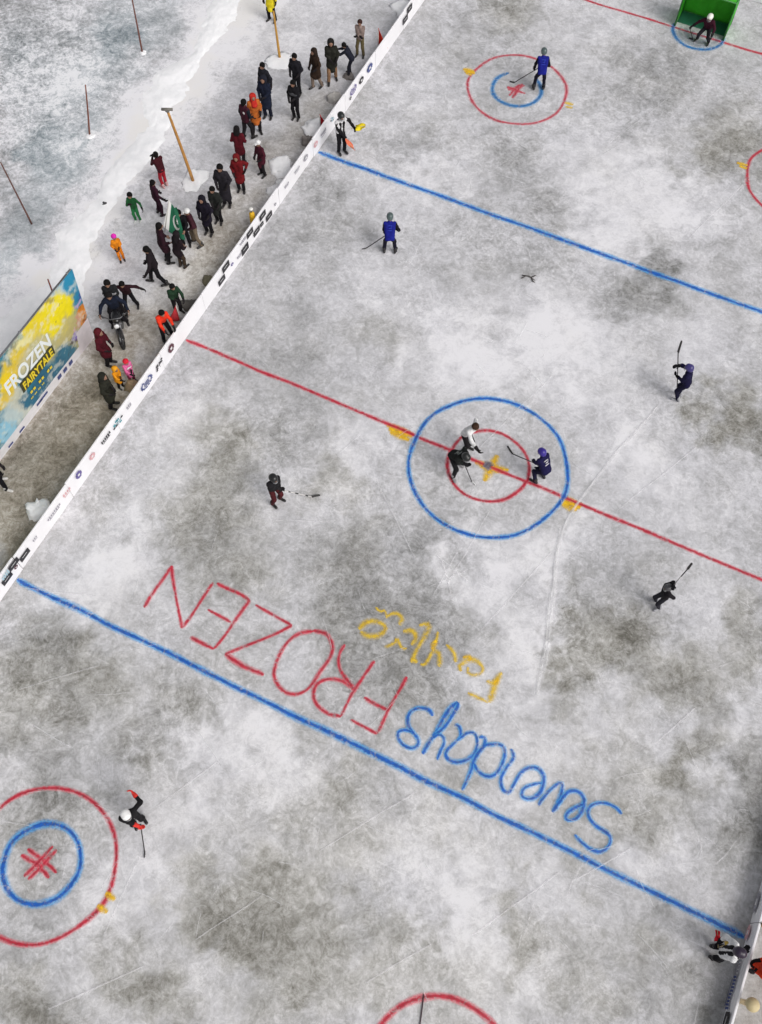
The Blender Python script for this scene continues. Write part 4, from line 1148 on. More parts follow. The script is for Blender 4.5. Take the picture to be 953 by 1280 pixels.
class Vol:
    def __init__(s, prims, h, k=0.03, pad=0.06):
        lo = np.min([np.minimum(p[0] - p[2], p[1] - p[3]) for p in prims] + [np.minimum(p[0] - p[3], p[1] - p[2]) for p in prims], axis=0) - pad
        hi = np.max([np.maximum(p[0] + p[2], p[1] + p[3]) for p in prims] + [np.maximum(p[0] + p[3], p[1] + p[2]) for p in prims], axis=0) + pad
        s.h, s.lo = h, lo
        s.n = np.ceil((hi - lo) / h).astype(int) + 1
        s.d = np.full(tuple(s.n), 0.5, np.float32)
        s.ax = [lo[i] + h * np.arange(s.n[i]) for i in range(3)]
        for p in prims:
            s.add(p, k)

    def sl(s, lo, hi):
        a = np.clip(np.floor((lo - s.lo) / s.h).astype(int), 0, s.n - 1); b = np.clip(np.ceil((hi - s.lo) / s.h).astype(int) + 1, 1, s.n)
        return tuple(slice(a[i], b[i]) for i in range(3))

    def grid(s, q):
        return np.meshgrid(*[s.ax[i][q[i]] for i in range(3)], indexing='ij')

    def add(s, p, k):
        a, b, r1, r2 = p
        rm = max(r1, r2) + k + 2.5 * s.h
        q = s.sl(np.minimum(a, b) - rm, np.maximum(a, b) + rm)
        X, Y, Z = s.grid(q)
        ab = b - a; L2 = ab @ ab + 1e-9
        t = np.clip(((X - a[0]) * ab[0] + (Y - a[1]) * ab[1] + (Z - a[2]) * ab[2]) / L2, 0, 1)
        d = np.sqrt((X - a[0] - t * ab[0]) ** 2 + (Y - a[1] - t * ab[1]) ** 2 + (Z - a[2] - t * ab[2]) ** 2) - (r1 + (r2 - r1) * t)
        o = s.d[q]
        hh = np.clip(0.5 + 0.5 * (o - d) / k, 0, 1)
        s.d[q] = o * (1 - hh) + d * hh - k * hh * (1 - hh)

    def cut(s, n, c):
        """keep the side where (p - c).n > 0"""
        X, Y, Z = s.grid((slice(None),) * 3)
        s.d = np.maximum(s.d, -((X - c[0]) * n[0] + (Y - c[1]) * n[1] + (Z - c[2]) * n[2])).astype(np.float32)

    def carve(s, a, r):
        X, Y, Z = s.grid((slice(None),) * 3)
        s.d = np.maximum(s.d, r - np.sqrt((X - a[0]) ** 2 + (Y - a[1]) ** 2 + (Z - a[2]) ** 2)).astype(np.float32)

    def wrinkle(s, amp, f, seed):
        X, Y, Z = s.grid((slice(None),) * 3)
        s.d = s.d + amp * (np.sin(X * f + seed + 2 * np.sin(Z * f * .7 + seed)) * np.sin(Z * f * 1.3 + seed * 2 + 1.5 * np.sin(Y * f * .8)) ).astype(np.float32)

    def mesh(s):
        v = s.d
        # close the volume at its border
        v[0], v[-1], v[:, 0], v[:, -1], v[:, :, 0], v[:, :, -1] = (0.1,) * 6
        ins = v < 0
        c = np.zeros(tuple(np.array(v.shape) - 1), np.int8)
        offs = [(i, j, k) for i in (0, 1) for j in (0, 1) for k in (0, 1)]
        S = v.shape
        for (i, j, k) in offs:
            c += ins[i:S[0] - 1 + i, j:S[1] - 1 + j, k:S[2] - 1 + k]
        act = np.argwhere((c > 0) & (c < 8))
        idx = np.full(c.shape, -1, np.int32)
        idx[act[:, 0], act[:, 1], act[:, 2]] = np.arange(len(act))
        acc = np.zeros((len(act), 3)); cnt = np.zeros(len(act))
        vals = {o: v[act[:, 0] + o[0], act[:, 1] + o[1], act[:, 2] + o[2]] for o in offs}
        for o in offs:
            for a in range(3):
                if o[a] == 0:
                    o2 = list(o); o2[a] = 1; o2 = tuple(o2)
                    v0, v1 = vals[o], vals[o2]
                    m = (v0 < 0) != (v1 < 0)
                    t = np.where(m, v0 / (v0 - v1 + 1e-12), 0)
                    p = np.array(o, float)[None] + np.zeros((len(act), 3)); p[:, a] += t
                    acc += np.where(m[:, None], p, 0); cnt += m
        P = (act + acc / np.maximum(cnt, 1)[:, None]) * s.h + s.lo
        F = []
        for a in range(3):
            b, d = (a + 1) % 3, (a + 2) % 3
            sl0 = [slice(None)] * 3; sl1 = [slice(None)] * 3
            sl0[a] = slice(0, S[a] - 1); sl1[a] = slice(1, S[a])
            e0, e1 = ins[tuple(sl0)], ins[tuple(sl1)]
            E = np.argwhere(e0 != e1)
            E = E[(E[:, b] > 0) & (E[:, d] > 0) & (E[:, b] < S[b] - 1) & (E[:, d] < S[d] - 1)]
            ub, ud = np.zeros(3, int), np.zeros(3, int); ub[b] = 1; ud[d] = 1
            q = [E - ub - ud, E - ud, E, E - ub]
            Q = np.stack([idx[x[:, 0], x[:, 1], x[:, 2]] for x in q], 1)
            flip = e1[E[:, 0], E[:, 1], E[:, 2]]
            Q[flip] = Q[flip][:, ::-1]
            F.append(Q)
        return P, np.concatenate(F)


def fast_mesh(name, P, F, m, parent=None):
    me = bpy.data.meshes.new(name)
    F = np.asarray(F, np.int32)
    me.vertices.add(len(P)); me.vertices.foreach_set('co', np.asarray(P, np.float32).ravel())
    me.loops.add(F.size); me.loops.foreach_set('vertex_index', F.ravel())
    me.polygons.add(len(F))
    me.polygons.foreach_set('loop_start', np.arange(0, F.size, 4, dtype=np.int32))
    me.polygons.foreach_set('loop_total', np.full(len(F), 4, np.int32))
    me.polygons.foreach_set('use_smooth', np.ones(len(F), bool))
    me.update(calc_edges=True)
    me.materials.append(m)
    o = bpy.data.objects.new(name, me); C.objects.link(o)
    if parent is not None: o.parent = parent
    return o


def ik(a, b, l1, l2, hint):
    """joint between a and b; b is pulled in when out of reach"""
    a, b = np.asarray(a, float), np.asarray(b, float)
    d = b - a; L = np.linalg.norm(d) + 1e-9
    Lm = (l1 + l2) * 0.985
    if L > Lm:
        b = a + d / L * Lm; L = Lm; d = b - a
    L = max(L, abs(l1 - l2) + .02)
    u = d / np.linalg.norm(d)
    x = (l1 * l1 - l2 * l2 + L * L) / (2 * L)
    y = math.sqrt(max(l1 * l1 - x * x, 0))
    h = np.asarray(hint, float); h = h - u * (h @ u); h /= np.linalg.norm(h) + 1e-9
    return a + u * x + h * y, b


def hand_prims(wr, d, nrm, side, sc, curl, r0):
    """palm, four bent fingers of unequal length and a thumb leaving the side of the palm"""
    d = d / np.linalg.norm(d); nrm = nrm - d * (nrm @ d); nrm /= np.linalg.norm(nrm) + 1e-9
    u = np.cross(d, nrm) * side
    P = []
    for k in (-.028, -.009, .009, .028):
        P.append(rc(wr + d * .01 * sc + u * k * .7 * sc, wr + d * .085 * sc + u * k * sc, .017 * sc, .015 * sc))
    for i, (k, L) in enumerate(zip((-.030, -.010, .010, .030), (.062, .078, .084, .074))):
        b0 = wr + d * .085 * sc + u * k * sc
        c1 = b0 + (d * math.cos(curl) + nrm * math.sin(curl)) * L * .5 * sc
        c2 = c1 + (d * math.cos(curl * 2.1) + nrm * math.sin(curl * 2.1)) * L * .5 * sc
        P.append(rc(b0, c1, r0 * sc, r0 * .95 * sc)); P.append(rc(c1, c2, r0 * .95 * sc, r0 * .8 * sc))
    t0 = wr + d * .03 * sc + u * .028 * sc
    t1 = t0 + (u * .8 + d * .6 + nrm * .3) / 1.05 * .036 * sc
    t2 = t1 + (d * .9 + nrm * .5 + u * .1) / 1.03 * .030 * sc
    P += [rc(t0, t1, r0 * 1.25 * sc, r0 * 1.1 * sc), rc(t1, t2, r0 * 1.1 * sc, r0 * .9 * sc)]
    return P


ARM = {  # hand position from the shoulder: outward, forward, up (for a 1.75 m figure)
    'down': (.10, .06, -.53), 'pocket': (.00, .16, -.44), 'front': (-.13, .25, -.36), 'out': (.50, .06, -.12), 'fwd': (-.02, .48, -.18),
    'reach': (.0, .36, -.44), 'phone': (-.12, .30, -.02), 'hip': (.08, .02, -.40), 'up': (.22, .12, .40), 'back': (-.08, -.16, -.46), 'wide': (.30, .16, -.40), 'cross': (-.22, .20, -.30)}
PEOPLE = {}


def person(label, foot, H, face, jacket, trousers, head=('hair', (.012, .01, .01)), arms=('down', 'down'), lean=6, hem=.80, crouch=0.0, gap=.20, step=0.0,
           boots=(.015, .013, .013), gloves=None, group='spectators behind the long board', kind='person', kid=False, skates=False, accent=None, seat=None, at=None, skin=None, headturn=0, hood=False, vest=None, key=None):
    f = np.array(at if at is not None else G(*foot), float); f[2] = f[2] if at is not None else 0.0
    if group.startswith('spect') and not kid: H *= .965
    if gloves is None and group.startswith('spect') and 'flag' not in label and 'crimson' not in label: gloves = (.020, .016, .018)
    s = H / 1.75
    rr = random.Random(label)
    lift = .035 if skates else 0.0
    hipz = .92 - crouch + lift
    le_ = R(lean)
    # joints, facing +y, x to the right
    hipy = -0.30 * math.sin(le_) * (.9 if lean > 15 else .3)
    piv = np.array([0, hipy, hipz])
    UB = np.array([[1, 0, 0], [0, math.cos(le_), math.sin(le_)], [0, -math.sin(le_), math.cos(le_)]])
    up = lambda x, y, z: piv + UB @ np.array([x, y, z])
    chest = up(0, .0, .36); neck = up(0, 0, .58)
    hs_ = 1.22 if kid else 1.0
    hl = le_ * .55
    HB = np.array([[1, 0, 0], [0, math.cos(hl), math.sin(hl)], [0, -math.sin(hl), math.cos(hl)]])
    ht = R(headturn); HT = np.array([[math.cos(ht), -math.sin(ht), 0], [math.sin(ht), math.cos(ht), 0], [0, 0, 1]])
    HB = HT @ HB if lean < 40 else HB @ HT
    hc = neck + HB @ np.array([0, .015, .135 * hs_])
    hp = lambda x, y, z: hc + HB @ (np.array([x, y, z]) * hs_)
    sk = skin or SKIN
    leg, arm = [], []
    for sd in (-1, 1):
        hip = np.array([sd * .078, hipy, hipz])
        if seat is None:
            ank = np.array([sd * gap / 2 + rr.uniform(-.02, .02), sd * step / 2 + rr.uniform(-.03, .03), .085 + lift])
        else:
            ank = np.array([sd * seat[0], seat[1], .085 + seat[2]])
        knee, ank = ik(hip, ank, .435, .415, (sd * .15, 1, .1))
        ft = 0.16 * sd + rr.uniform(-.15, .15)
        toe = ank + np.array([math.sin(ft) * .15, math.cos(ft) * .15, -.05])
        leg.append((hip, knee, ank, toe))
        sh = up(sd * .162, -.01, .50)
        a_ = arms[0 if sd < 0 else 1]
        if isinstance(a_, str):
            o_ = np.array(ARM[a_]); tg = sh + UB @ np.array([sd * o_[0], o_[1], o_[2]]) if a_ in ('phone', 'up', 'cross', 'front', 'hip') else sh + np.array([sd * o_[0], o_[1], o_[2]])
        elif len(a_) == 4:      # world target
            wl = (np.array(a_[:3]) - f)
            ca, sa = math.cos(-(R(face) - math.pi / 2)), math.sin(-(R(face) - math.pi / 2))
            tg = np.array([ca * wl[0] - sa * wl[1], sa * wl[0] + ca * wl[1], wl[2]]) / s
        else:
            tg = sh + np.array([sd * a_[0], a_[1], a_[2]])
        el, wr = ik(sh, tg, .29, .255, (sd * .7, -.7, -.5))
        arm.append((sh, el, wr))
    # --- body: one continuous figure
    B_ = [rc(up(-.055, 0, .02), up(-.075, .0, .40), .095, .10), rc(up(.055, 0, .02), up(.075, 0, .40), .095, .10), rc(up(-.14, -.01, .49), up(.14, -.01, .49), .055, .055), rc(up(0, 0, .45), hp(0, -.02, -.09), .062, .055),
          rc(hp(0, -.018, .03), hp(0, .012, .0), .094 * hs_, .088 * hs_), rc(hp(0, .01, -.04), hp(0, .035, -.082), .068 * hs_, .042 * hs_), rc(hp(0, .088, .0), hp(0, .112, -.028), .013 * hs_, .018 * hs_),
          rc(hp(-.088, .0, .005), hp(-.09, -.008, -.03), .016 * hs_, .013 * hs_), rc(hp(.088, .0, .005), hp(.09, -.008, -.03), .016 * hs_, .013 * hs_), rc(hp(-.02, .088, -.062), hp(.02, .088, -.062), .012 * hs_, .012 * hs_)]
    for (hip, knee, ank, toe) in leg:
        B_ += [rc(hip, knee, .078, .054), rc(knee, ank, .052, .036), rc(ank, toe, .026, .022)]
    for (sh, el, wr) in arm:
        B_ += [rc(sh, el, .05, .04), rc(el, wr, .038, .026)]
    V_ = Vol(B_, .0175 / max(s, .7), .025)
    P, F = V_.mesh()
    hands = []
    for i, (sh, el, wr) in enumerate(arm):
        sd = -1 if i == 0 else 1
        d = wr - el; nrm = np.array([-sd * .8, .5, -.1])
        if gloves is None:
            hp_ = [rc(wr - d / np.linalg.norm(d) * .03, wr + d / np.linalg.norm(d) * .02, .026, .022)] + hand_prims(wr, d, nrm, sd, 1.0, .45, .0088)
            Ph, Fh = Vol(hp_, .0068, .008, .02).mesh()
            F = np.concatenate([F, Fh + len(P)]); P = np.concatenate([P, Ph])
        hands.append((wr, d, nrm, sd))
    o = fast_mesh(kind, P * s, F, sk)
    o.location = f; o.rotation_euler = (0, 0, R(face) - math.pi / 2)
    tag(o, label, 'person', group)
    # --- clothes
    hemz = hem - crouch
    def_k = .035
    J = []
    fat = 1.0
    for sd in (-1, 1):
        J += [rc(up(sd * .055, .0, -.02), up(sd * .080, .005, .39), .112, .118)]
    J += [rc(up(-.140, -.01, .475), up(.140, -.01, .475), .076, .076), rc(up(0, 0, .48), up(0, .0, .56), .085, .073)]
    for (sh, el, wr) in arm:
        J += [rc(sh, el, .068, .057), rc(el, wr - (wr - el) * .04, .056, .044)]
    hem_l = hem - .92      # relative to the hip, along the trunk
    if hem_l < -.12:
        for i, sd in enumerate((-1, 1)):
            hip, knee = leg[i][0], leg[i][1]
            t_ = min(1.25, -hem_l / .435)
            end = hip + (knee - hip) * min(t_, 1) + np.array([0, 0, -max(0, t_ - 1) * .4])
            J += [rc(up(sd * .06, 0, .0), end * np.array([.80, 1, 1]), .115, .128)]
        J += [rc(up(0, 0, 0), (leg[0][1] + leg[1][1]) / 2 * np.array([1, 1, 1]) + np.array([0, 0, .05]), .13, .13)]
    Vj = Vol(J, .021 / max(s, .75), def_k)
    Vj.wrinkle(.0075, 24, rr.uniform(0, 9))
    if hem_l >= -.12:
        Vj.d = Vj.d.copy()
        # hem across the trunk, arms kept
        X, Y, Z = Vj.grid((slice(None),) * 3)
        n_ = UB @ np.array([0, 0, 1.0]); c_ = up(0, 0, hem_l)
        pl = -((X - c_[0]) * n_[0] + (Y - c_[1]) * n_[1] + (Z - c_[2]) * n_[2])
        xr = X if True else X
        inside = np.hypot(X, (Y - hipy) * 1.0) < .215
        Vj.d = np.where(inside, np.maximum(Vj.d, pl), Vj.d).astype(np.float32)
    jm = fabric(jacket)
    P, F = Vj.mesh()
    jo = fast_mesh('jacket', P * s, F, jm, o)
    if vest is not None:      # sleeves and sides in another colour
        jo.data.materials.append(fabric(vest))
        cen = P[F].mean(1)
        m_ = np.zeros(len(F), np.int32)
        for (sh, el, wr) in arm:
            for (a, b) in ((sh + (el - sh) * .15, el), (el, wr)):
                ab = b - a; t_ = np.clip(((cen - a) @ ab) / (ab @ ab), 0, 1)
                m_[np.linalg.norm(cen - a - t_[:, None] * ab, axis=1) < .078] = 1
        jo.data.polygons.foreach_set('material_index', m_)
    if accent:
        kind_, colr = accent
        if kind_ == 'stripe':
            A_ = Vol([rc(up(-.09, .0, .28), up(.09, 0, .28), .128, .128), rc(up(-.05, 0, .28), up(.05, 0, .28), .130, .130)], .021, .03)
            A_.cut(UB @ np.array([0, 0, 1.0]), up(0, 0, .22)); A_.cut(-(UB @ np.array([0, 0, 1.0])), up(0, 0, .36))
            A_.cut(np.array([1.0, 0, 0]), up(-.2, 0, .3)); A_.cut(np.array([-1.0, 0, 0]), up(.2, 0, .3))
            P, F = A_.mesh(); fast_mesh('jacket_band', P * s, F, fabric(colr), o)
        elif kind_ == 'badge':
            mb = MB(); c_ = up(.06, -.122, .36)
            mb.ball(c_ * s, (.05 * s, .014 * s, .055 * s)); mb.build('jacket_badge', fabric(colr), o)
        elif kind_ == 'number':
            mb = MB()
            for zz_, ww in ((.44, .09), (.36, .05), (.28, .09)):
                mb.ball(up(0, -.122, zz_) * s, (ww * s, .014 * s, .02 * s))
            mb.ball(up(.04, -.122, .36) * s, (.02 * s, .014 * s, .08 * s))
            mb.build('shirt_number', fabric(colr), o)
        elif kind_ == 'skirtband':
            pass
        elif kind_ == 'pack':
            A_ = Vol([rc(up(-.07, -.2, .12), up(-.07, -.2, .42), .085, .085), rc(up(.07, -.2, .12), up(.07, -.2, .42), .085, .085)], .021, .03)
            P, F = A_.mesh(); fast_mesh('backpack', P * s, F, fabric(colr), o)
        elif kind_ == 'centre':
            for sx in (-1, 1):
                A_ = Vol([rc(up(sx * .065, .062, -.02), up(sx * .065, .076, .46), .060, .058), rc(up(sx * .065, -.062, .0), up(sx * .065, -.062, .50), .060, .058)], .019, .02)
                P, F = A_.mesh(); fast_mesh('vest_panel', P * s, F, fabric(colr), o)
    T = [rc(up(-.05, 0, .03), up(.05, 0, .03), .108, .108)]
    for (hip, knee, ank, toe) in leg:
        T += [rc(hip, knee, .092, .072), rc(knee, ank + np.array([0, 0, -.01]), .07, .062)]
    Vt = Vol(T, .023 / max(s, .75), .03); Vt.wrinkle(.0065, 22, rr.uniform(0, 9))
    P, F = Vt.mesh(); fast_mesh('trousers', P * s, F, fabric(trousers), o)
    for (hip, knee, ank, toe) in leg:
        dd = toe - ank; dd[2] = 0; dd /= np.linalg.norm(dd) + 1e-9
        base = ank + np.array([0, 0, -.085])
        Vb = Vol([rc(ank + np.array([0, 0, .10]), ank, .060, .056), rc(base - dd * .05 + np.array([0, 0, .045]), base + dd * .17 + np.array([0, 0, .038]), .046, .042)], .017, .02)
        Vb.cut((0, 0, 1), base + np.array([0, 0, .002]))
        P, F = Vb.mesh()
        bo = fast_mesh('skate' if skates else 'boot', P * s, F, solid('boot_leather', boots, .45, .3, 8), o)
        if skates:
            mb = MB(); c_ = base + dd * .06
            rot = np.array(Euler((0, 0, math.atan2(dd[1], dd[0]))).to_matrix())
            mb.box((c_ + np.array([0, 0, -.016])) * s, (.27 * s, .008 * s, .034 * s), rot)
            bl = mb.build('blade', solid('skate_steel', (.45, .45, .47), .25, .1, 8, metal=.9), bo, False)
    if gloves is not None:
        for (wr, d, nrm, sd) in hands:
            du = d / np.linalg.norm(d)
            big = 1.35 if skates else 1.12
            hp_ = [rc(wr - du * .06, wr + du * .03, .044 * big, .034 * big)] + hand_prims(wr, d, nrm, sd, big, .55, .0118)
            P, F = Vol(hp_, .0095, .010, .025).mesh()
            fast_mesh('glove', P * s, F, fabric(gloves), o)
    # --- head cover
    hk, hcol = head[0], head[1]
    if hk == 'hair':
        Vh = Vol([rc(hp(0, -.02, .035), hp(0, -.012, .02), .106 * hs_, .106 * hs_), rc(hp(0, -.05, -.02), hp(0, -.05, -.06), .08 * hs_, .07 * hs_)], .0155, .02)
        Vh.cut(HB @ np.array([0, -.62, .78]), hp(0, .07, .02)); Vh.wrinkle(.004, 60, 3)
        nm = 'hair'
    elif hk == 'longhair':
        Vh = Vol([rc(hp(0, -.02, .035), hp(0, -.012, .02), .112 * hs_, .112 * hs_), rc(hp(-.03, -.06, -.02), up(-.06, -.09, .36), .085 * hs_, .085 * hs_), rc(hp(.03, -.06, -.02), up(.06, -.09, .36), .085 * hs_, .085 * hs_)], .018, .025)
        Vh.cut(HB @ np.array([0, -.62, .78]), hp(0, .07, .0)); Vh.wrinkle(.005, 50, 3)
        nm = 'hair'
    elif hk == 'beanie':
        Vh = Vol([rc(hp(0, -.018, .04), hp(0, -.012, .045), .113 * hs_, .108 * hs_), rc(hp(0, -.02, .15), hp(0, -.02, .155), .03 * hs_, .03 * hs_)], .0155, .03)
        Vh.cut(HB @ np.array([0, -.25, .97]), hp(0, .06, .028)); nm = 'knit_hat'
    elif hk == 'cap':
        Vh = Vol([rc(hp(0, -.015, .035), hp(0, -.012, .04), .112 * hs_, .108 * hs_), rc(hp(-.04, .12, .04), hp(.04, .12, .04), .022, .022), rc(hp(-.04, .15, .03), hp(.04, .15, .03), .016, .016)], .0155, .02)
        Vh.cut(HB @ np.array([0, 0, 1.0]), hp(0, 0, .012)); nm = 'cap'
    elif hk == 'hood':
        Vh = Vol([rc(hp(0, -.03, .035), hp(0, -.02, -.02), .128 * hs_, .125 * hs_), rc(hp(0, -.05, -.06), up(0, -.05, .47), .11, .11)], .018, .03)
        Vh.carve(hp(0, .14, -.015), .115 * hs_); Vh.wrinkle(.004, 30, 1); nm = 'hood'
    elif hk == 'scarf':
        Vh = Vol([rc(hp(0, -.025, .035), hp(0, -.02, -.02), .122 * hs_, .12 * hs_), rc(hp(0, -.04, -.05), up(0, -.06, .40), .11, .14), rc(hp(0, .0, -.12), up(0, .05, .42), .09, .13)], .018, .03)
        Vh.carve(hp(0, .15, -.01), .11 * hs_); Vh.wrinkle(.005, 30, 2); nm = 'headscarf'
    elif hk == 'helmet':
        Vh = Vol([rc(hp(0, -.035, .035), hp(0, .015, .04), .118 * hs_, .114 * hs_), rc(hp(0, -.055, -.02), hp(0, -.04, -.03), .100 * hs_, .100 * hs_)], .0155, .02)
        Vh.carve(hp(0, .165, -.055), .112 * hs_); Vh.cut(HB @ np.array([0, 0, 1.0]), hp(0, 0, -.07)); nm = 'helmet'
    P, F = Vh.mesh()
    hmat = solid('helmet_shell', hcol, .32, .12, 6) if hk == 'helmet' else fabric(hcol)
    ho = fast_mesh(nm, P * s, F, hmat, o)
    if hk == 'helmet':
        mb = MB()
        for z_ in (-.02, -.05, -.08):
            mb.tube([hp(-.085, .07, z_) * s, hp(-.05, .125, z_) * s, hp(0, .14, z_) * s, hp(.05, .125, z_) * s, hp(.085, .07, z_) * s], .005 * s, 5)
        for x_ in (-.05, 0, .05):
            mb.tube([hp(x_, .135 - abs(x_) * .3, .02) * s, hp(x_, .138 - abs(x_) * .3, -.10) * s], .005 * s, 5)
        mb.build('face_cage', steel, ho)
    if len(head) > 2 and head[2]:
        mb = MB(); mb.ball(hp(0, -.02, .165) * s, .045 * s); mb.build('bobble', fabric(head[2]), ho)
    for sx in (-1, 1):
        mb = MB(); mb.ball(hp(sx * .034, .084, .012) * s, (.011 * s * hs_, .008 * s * hs_, .008 * s * hs_), 8, 6)
        mb.build('eye', solid('eye_dark', (.02, .014, .012), .2, .1, 8), o)
    rot = Matrix.Rotation(R(face) - math.pi / 2, 3, 'Z')
    W_ = lambda q: np.array(rot @ Vector(q * s)) + f
    info = {'obj': o, 'hands': [W_(h_[0] + h_[1] / np.linalg.norm(h_[1]) * .075) for h_ in hands], 'chest': W_(chest), 'foot': f, 'W': W_}
    if key: PEOPLE[key] = info
    return info


BLK, DK, NAVY, MAR, CHAR = (.008, .007, .010), (.016, .013, .016), (.010, .013, .032), (.045, .006, .014), (.03, .029, .032)
DRED, BRN, OLV, KHA, DGRN = (.11, .006, .010), (.045, .025, .016), (.026, .026, .018), (.17, .115, .06), (.012, .035, .018)
HAIR = ('hair', (.006, .005, .005))
# --- spectators, from the lower left of the photograph upwards
person('person all in black with white shoes at the left edge below the banner', (6, 607), 1.72, 20, BLK, BLK, ('hood', BLK), ('pocket', 'pocket'), 8, boots=(.62, .6, .58), gap=.3, step=.3)
person('person in a long dark olive coat behind the two small children', (142, 508), 1.72, 15, OLV, DK, ('hood', (.022, .022, .017)), ('front', 'pocket'), 10, hem=.52)
person('small child in a bright orange-yellow jacket at the board', (152, 484), 1.05, -10, (.72, .26, .01), BLK, ('hood', (.75, .30, .015)), ('front', 'fwd'), 14, hem=.70, kid=True)
person('small child in a pink and white striped jacket with a red hat', (166, 476), 1.12, -20, (.62, .13, .30), (.16, .02, .05), ('beanie', (.60, .02, .04)), ('front', 'fwd'), 14, hem=.74, kid=True, accent=('stripe', (.75, .68, .72)))
person('person in a dark red padded jacket and red hood next to the banner', (138, 455), 1.74, 10, (.085, .006, .014), DK, ('hood', (.10, .008, .016)), ('pocket', 'pocket'), 8, hem=.62)
person('person in maroon holding both arms out, behind the motorcycle', (166, 387), 1.5, -60, (.032, .008, .013), BLK, HAIR, ('out', 'out'), 20, gap=.42, step=.3)
person('person in a bright red-orange jacket leaning towards the board', (211, 424), 1.6, -25, (.72, .035, .012), BLK, HAIR, ('reach', 'reach'), 24, gap=.32)
person('person in a dark green jacket next to the one in red-orange', (224, 391), 1.5, -30, (.018, .05, .025), DK, HAIR, ('fwd', 'front'), 14)
person('person in dark clothes walking alone, one arm swinging', (200, 355), 1.74, -150, (.018, .012, .016), BLK, HAIR, ('wide', 'pocket'), 8, step=.5, gap=.18)
person('small child in a green snowsuit standing near the snow bank', (173, 276), 1.2, -70, (.016, .11, .035), (.02, .16, .05), HAIR, ('wide', 'phone'), 4, kid=True, boots=(.6, .62, .6))
person('small child in an orange snowsuit with a bright pink hat', (153, 325), 1.12, -40, (.80, .22, .01), (.72, .19, .01), ('beanie', (.80, .03, .42)), ('front', 'pocket'), 4, kid=True)
person('person in maroon clothes facing the snow, one arm stretched out', (201, 268), 1.5, 60, (.04, .008, .022), (.03, .007, .018), HAIR, ('pocket', 'out'), 4, gap=.24)
person('person in a maroon top and bright red trousers beside the snow bank', (207, 233), 1.45, 160, (.06, .008, .014), (.32, .012, .024), HAIR, ('phone', 'phone'), 10, hem=.84, boots=(.5, .3, .3))
person('person in dark maroon standing just left of the green flag', (210, 328), 1.76, 50, (.03, .008, .016), BLK, HAIR, ('pocket', 'pocket'), 6, hem=.66)
person('person in a dark jacket and brown trousers in front of the green flag', (229, 334), 1.55, 80, (.018, .010, .014), (.065, .042, .026), ('hood', (.016, .011, .014)), ('front', 'pocket'), 16, hem=.78)
flagger = person('person in black mostly hidden behind the green flag', (234, 306), 1.62, -58, BLK, BLK, HAIR, ('fwd', 'fwd'), 6, key='flag')
person('person in a maroon jacket, khaki trousers and a white cap', (247, 305), 1.62, -130, (.06, .016, .026), (.15, .115, .08), ('cap', (.75, .74, .72)), ('pocket', 'pocket'), 8, gap=.36, step=.2)
person('person in dark navy with hood up, between the white cap and the slim figure', (263, 291), 1.68, -80, (.012, .009, .02), BLK, ('hood', (.012, .010, .018)), ('pocket', 'pocket'), 6, hem=.68)
person('slim person in a grey-green dark jacket, next to the one in a long coat', (275, 277), 1.6, -80, (.022, .024, .022), BLK, HAIR, ('pocket', 'front'), 6, hem=.74)
person('tall person in a very long charcoal coat', (285, 256), 1.82, -75, (.024, .021, .028), DK, HAIR, ('pocket', 'pocket'), 6, hem=.36)
person('person in a bright dark-red knee coat, in front of the other red coat', (303, 238), 1.6, -70, (.13, .006, .009), DK, ('hood', (.14, .008, .010)), ('hip', 'pocket'), 6, hem=.60)
person('person with long black hair in a crimson coat, behind the other red coat', (303, 206), 1.62, 110, (.11, .006, .014), DK, ('longhair', (.010, .008, .009)), ('pocket', 'pocket'), 4, hem=.62)
person('person with a white cap and maroon jacket near the snow blocks', (330, 218), 1.5, -110, (.075, .010, .022), DK, ('cap', (.78, .77, .76)), ('pocket', 'pocket'), 6, hem=.72, accent=('badge', (.6, .5, .5)))
person('person in a black and red jacket with a white badge on the back', (311, 174), 1.66, 80, (.06, .010, .022), DK, HAIR, ('down', 'pocket'), 4, vest=(.010, .014, .022), accent=('badge', (.7, .62, .62)), step=.3, gap=.26)
person('person in an orange jacket with a red headscarf', (322, 166), 1.68, -40, (.42, .11, .02), DK, ('scarf', (.46, .025, .018)), ('pocket', 'pocket'), 6, hem=.66, gap=.26)
person('tall person in a navy parka with a dark bag in front of the yellow-brown pole', (336, 146), 1.74, -80, (.013, .018, .040), NAVY, ('hood', (.018, .019, .032)), ('front', 'pocket'), 6, hem=.56)
person('person in dark grey just behind the tall one in navy', (335, 126), 1.62, -100, (.020, .020, .028), DK, HAIR, ('wide', 'pocket'), 6, hem=.7)
person('person in plain black, upper one of the two in line beneath the brown coat', (373, 117), 1.68, -90, (.017, .016, .022), BLK, HAIR, ('pocket', 'pocket'), 4)
person('person in black with a grey patterned front, lower one of two in line', (371, 148), 1.62, -85, (.012, .011, .014), BLK, HAIR, ('front', 'pocket'), 4, accent=('stripe', (.10, .10, .11)))
person('person in a brown knee-length coat with bare pale trousers', (397, 109), 1.62, -110, (.040, .022, .014), (.20, .15, .12), ('hood', (.030, .018, .013)), ('pocket', 'pocket'), 6, hem=.58, step=.3)
person('person in a dark green jacket and tan trousers', (416, 101), 1.74, -60, (.024, .024, .018), (.26, .15, .085), ('hood', (.016, .015, .014)), ('pocket', 'front'), 6, hem=.70, step=.3, gap=.3)
person('person in navy bending forward, hand stretched to the tan trousers', (437, 94), 1.4, 195, (.016, .018, .032), (.014, .015, .026), HAIR, ('fwd', 'fwd'), 32, gap=.30)
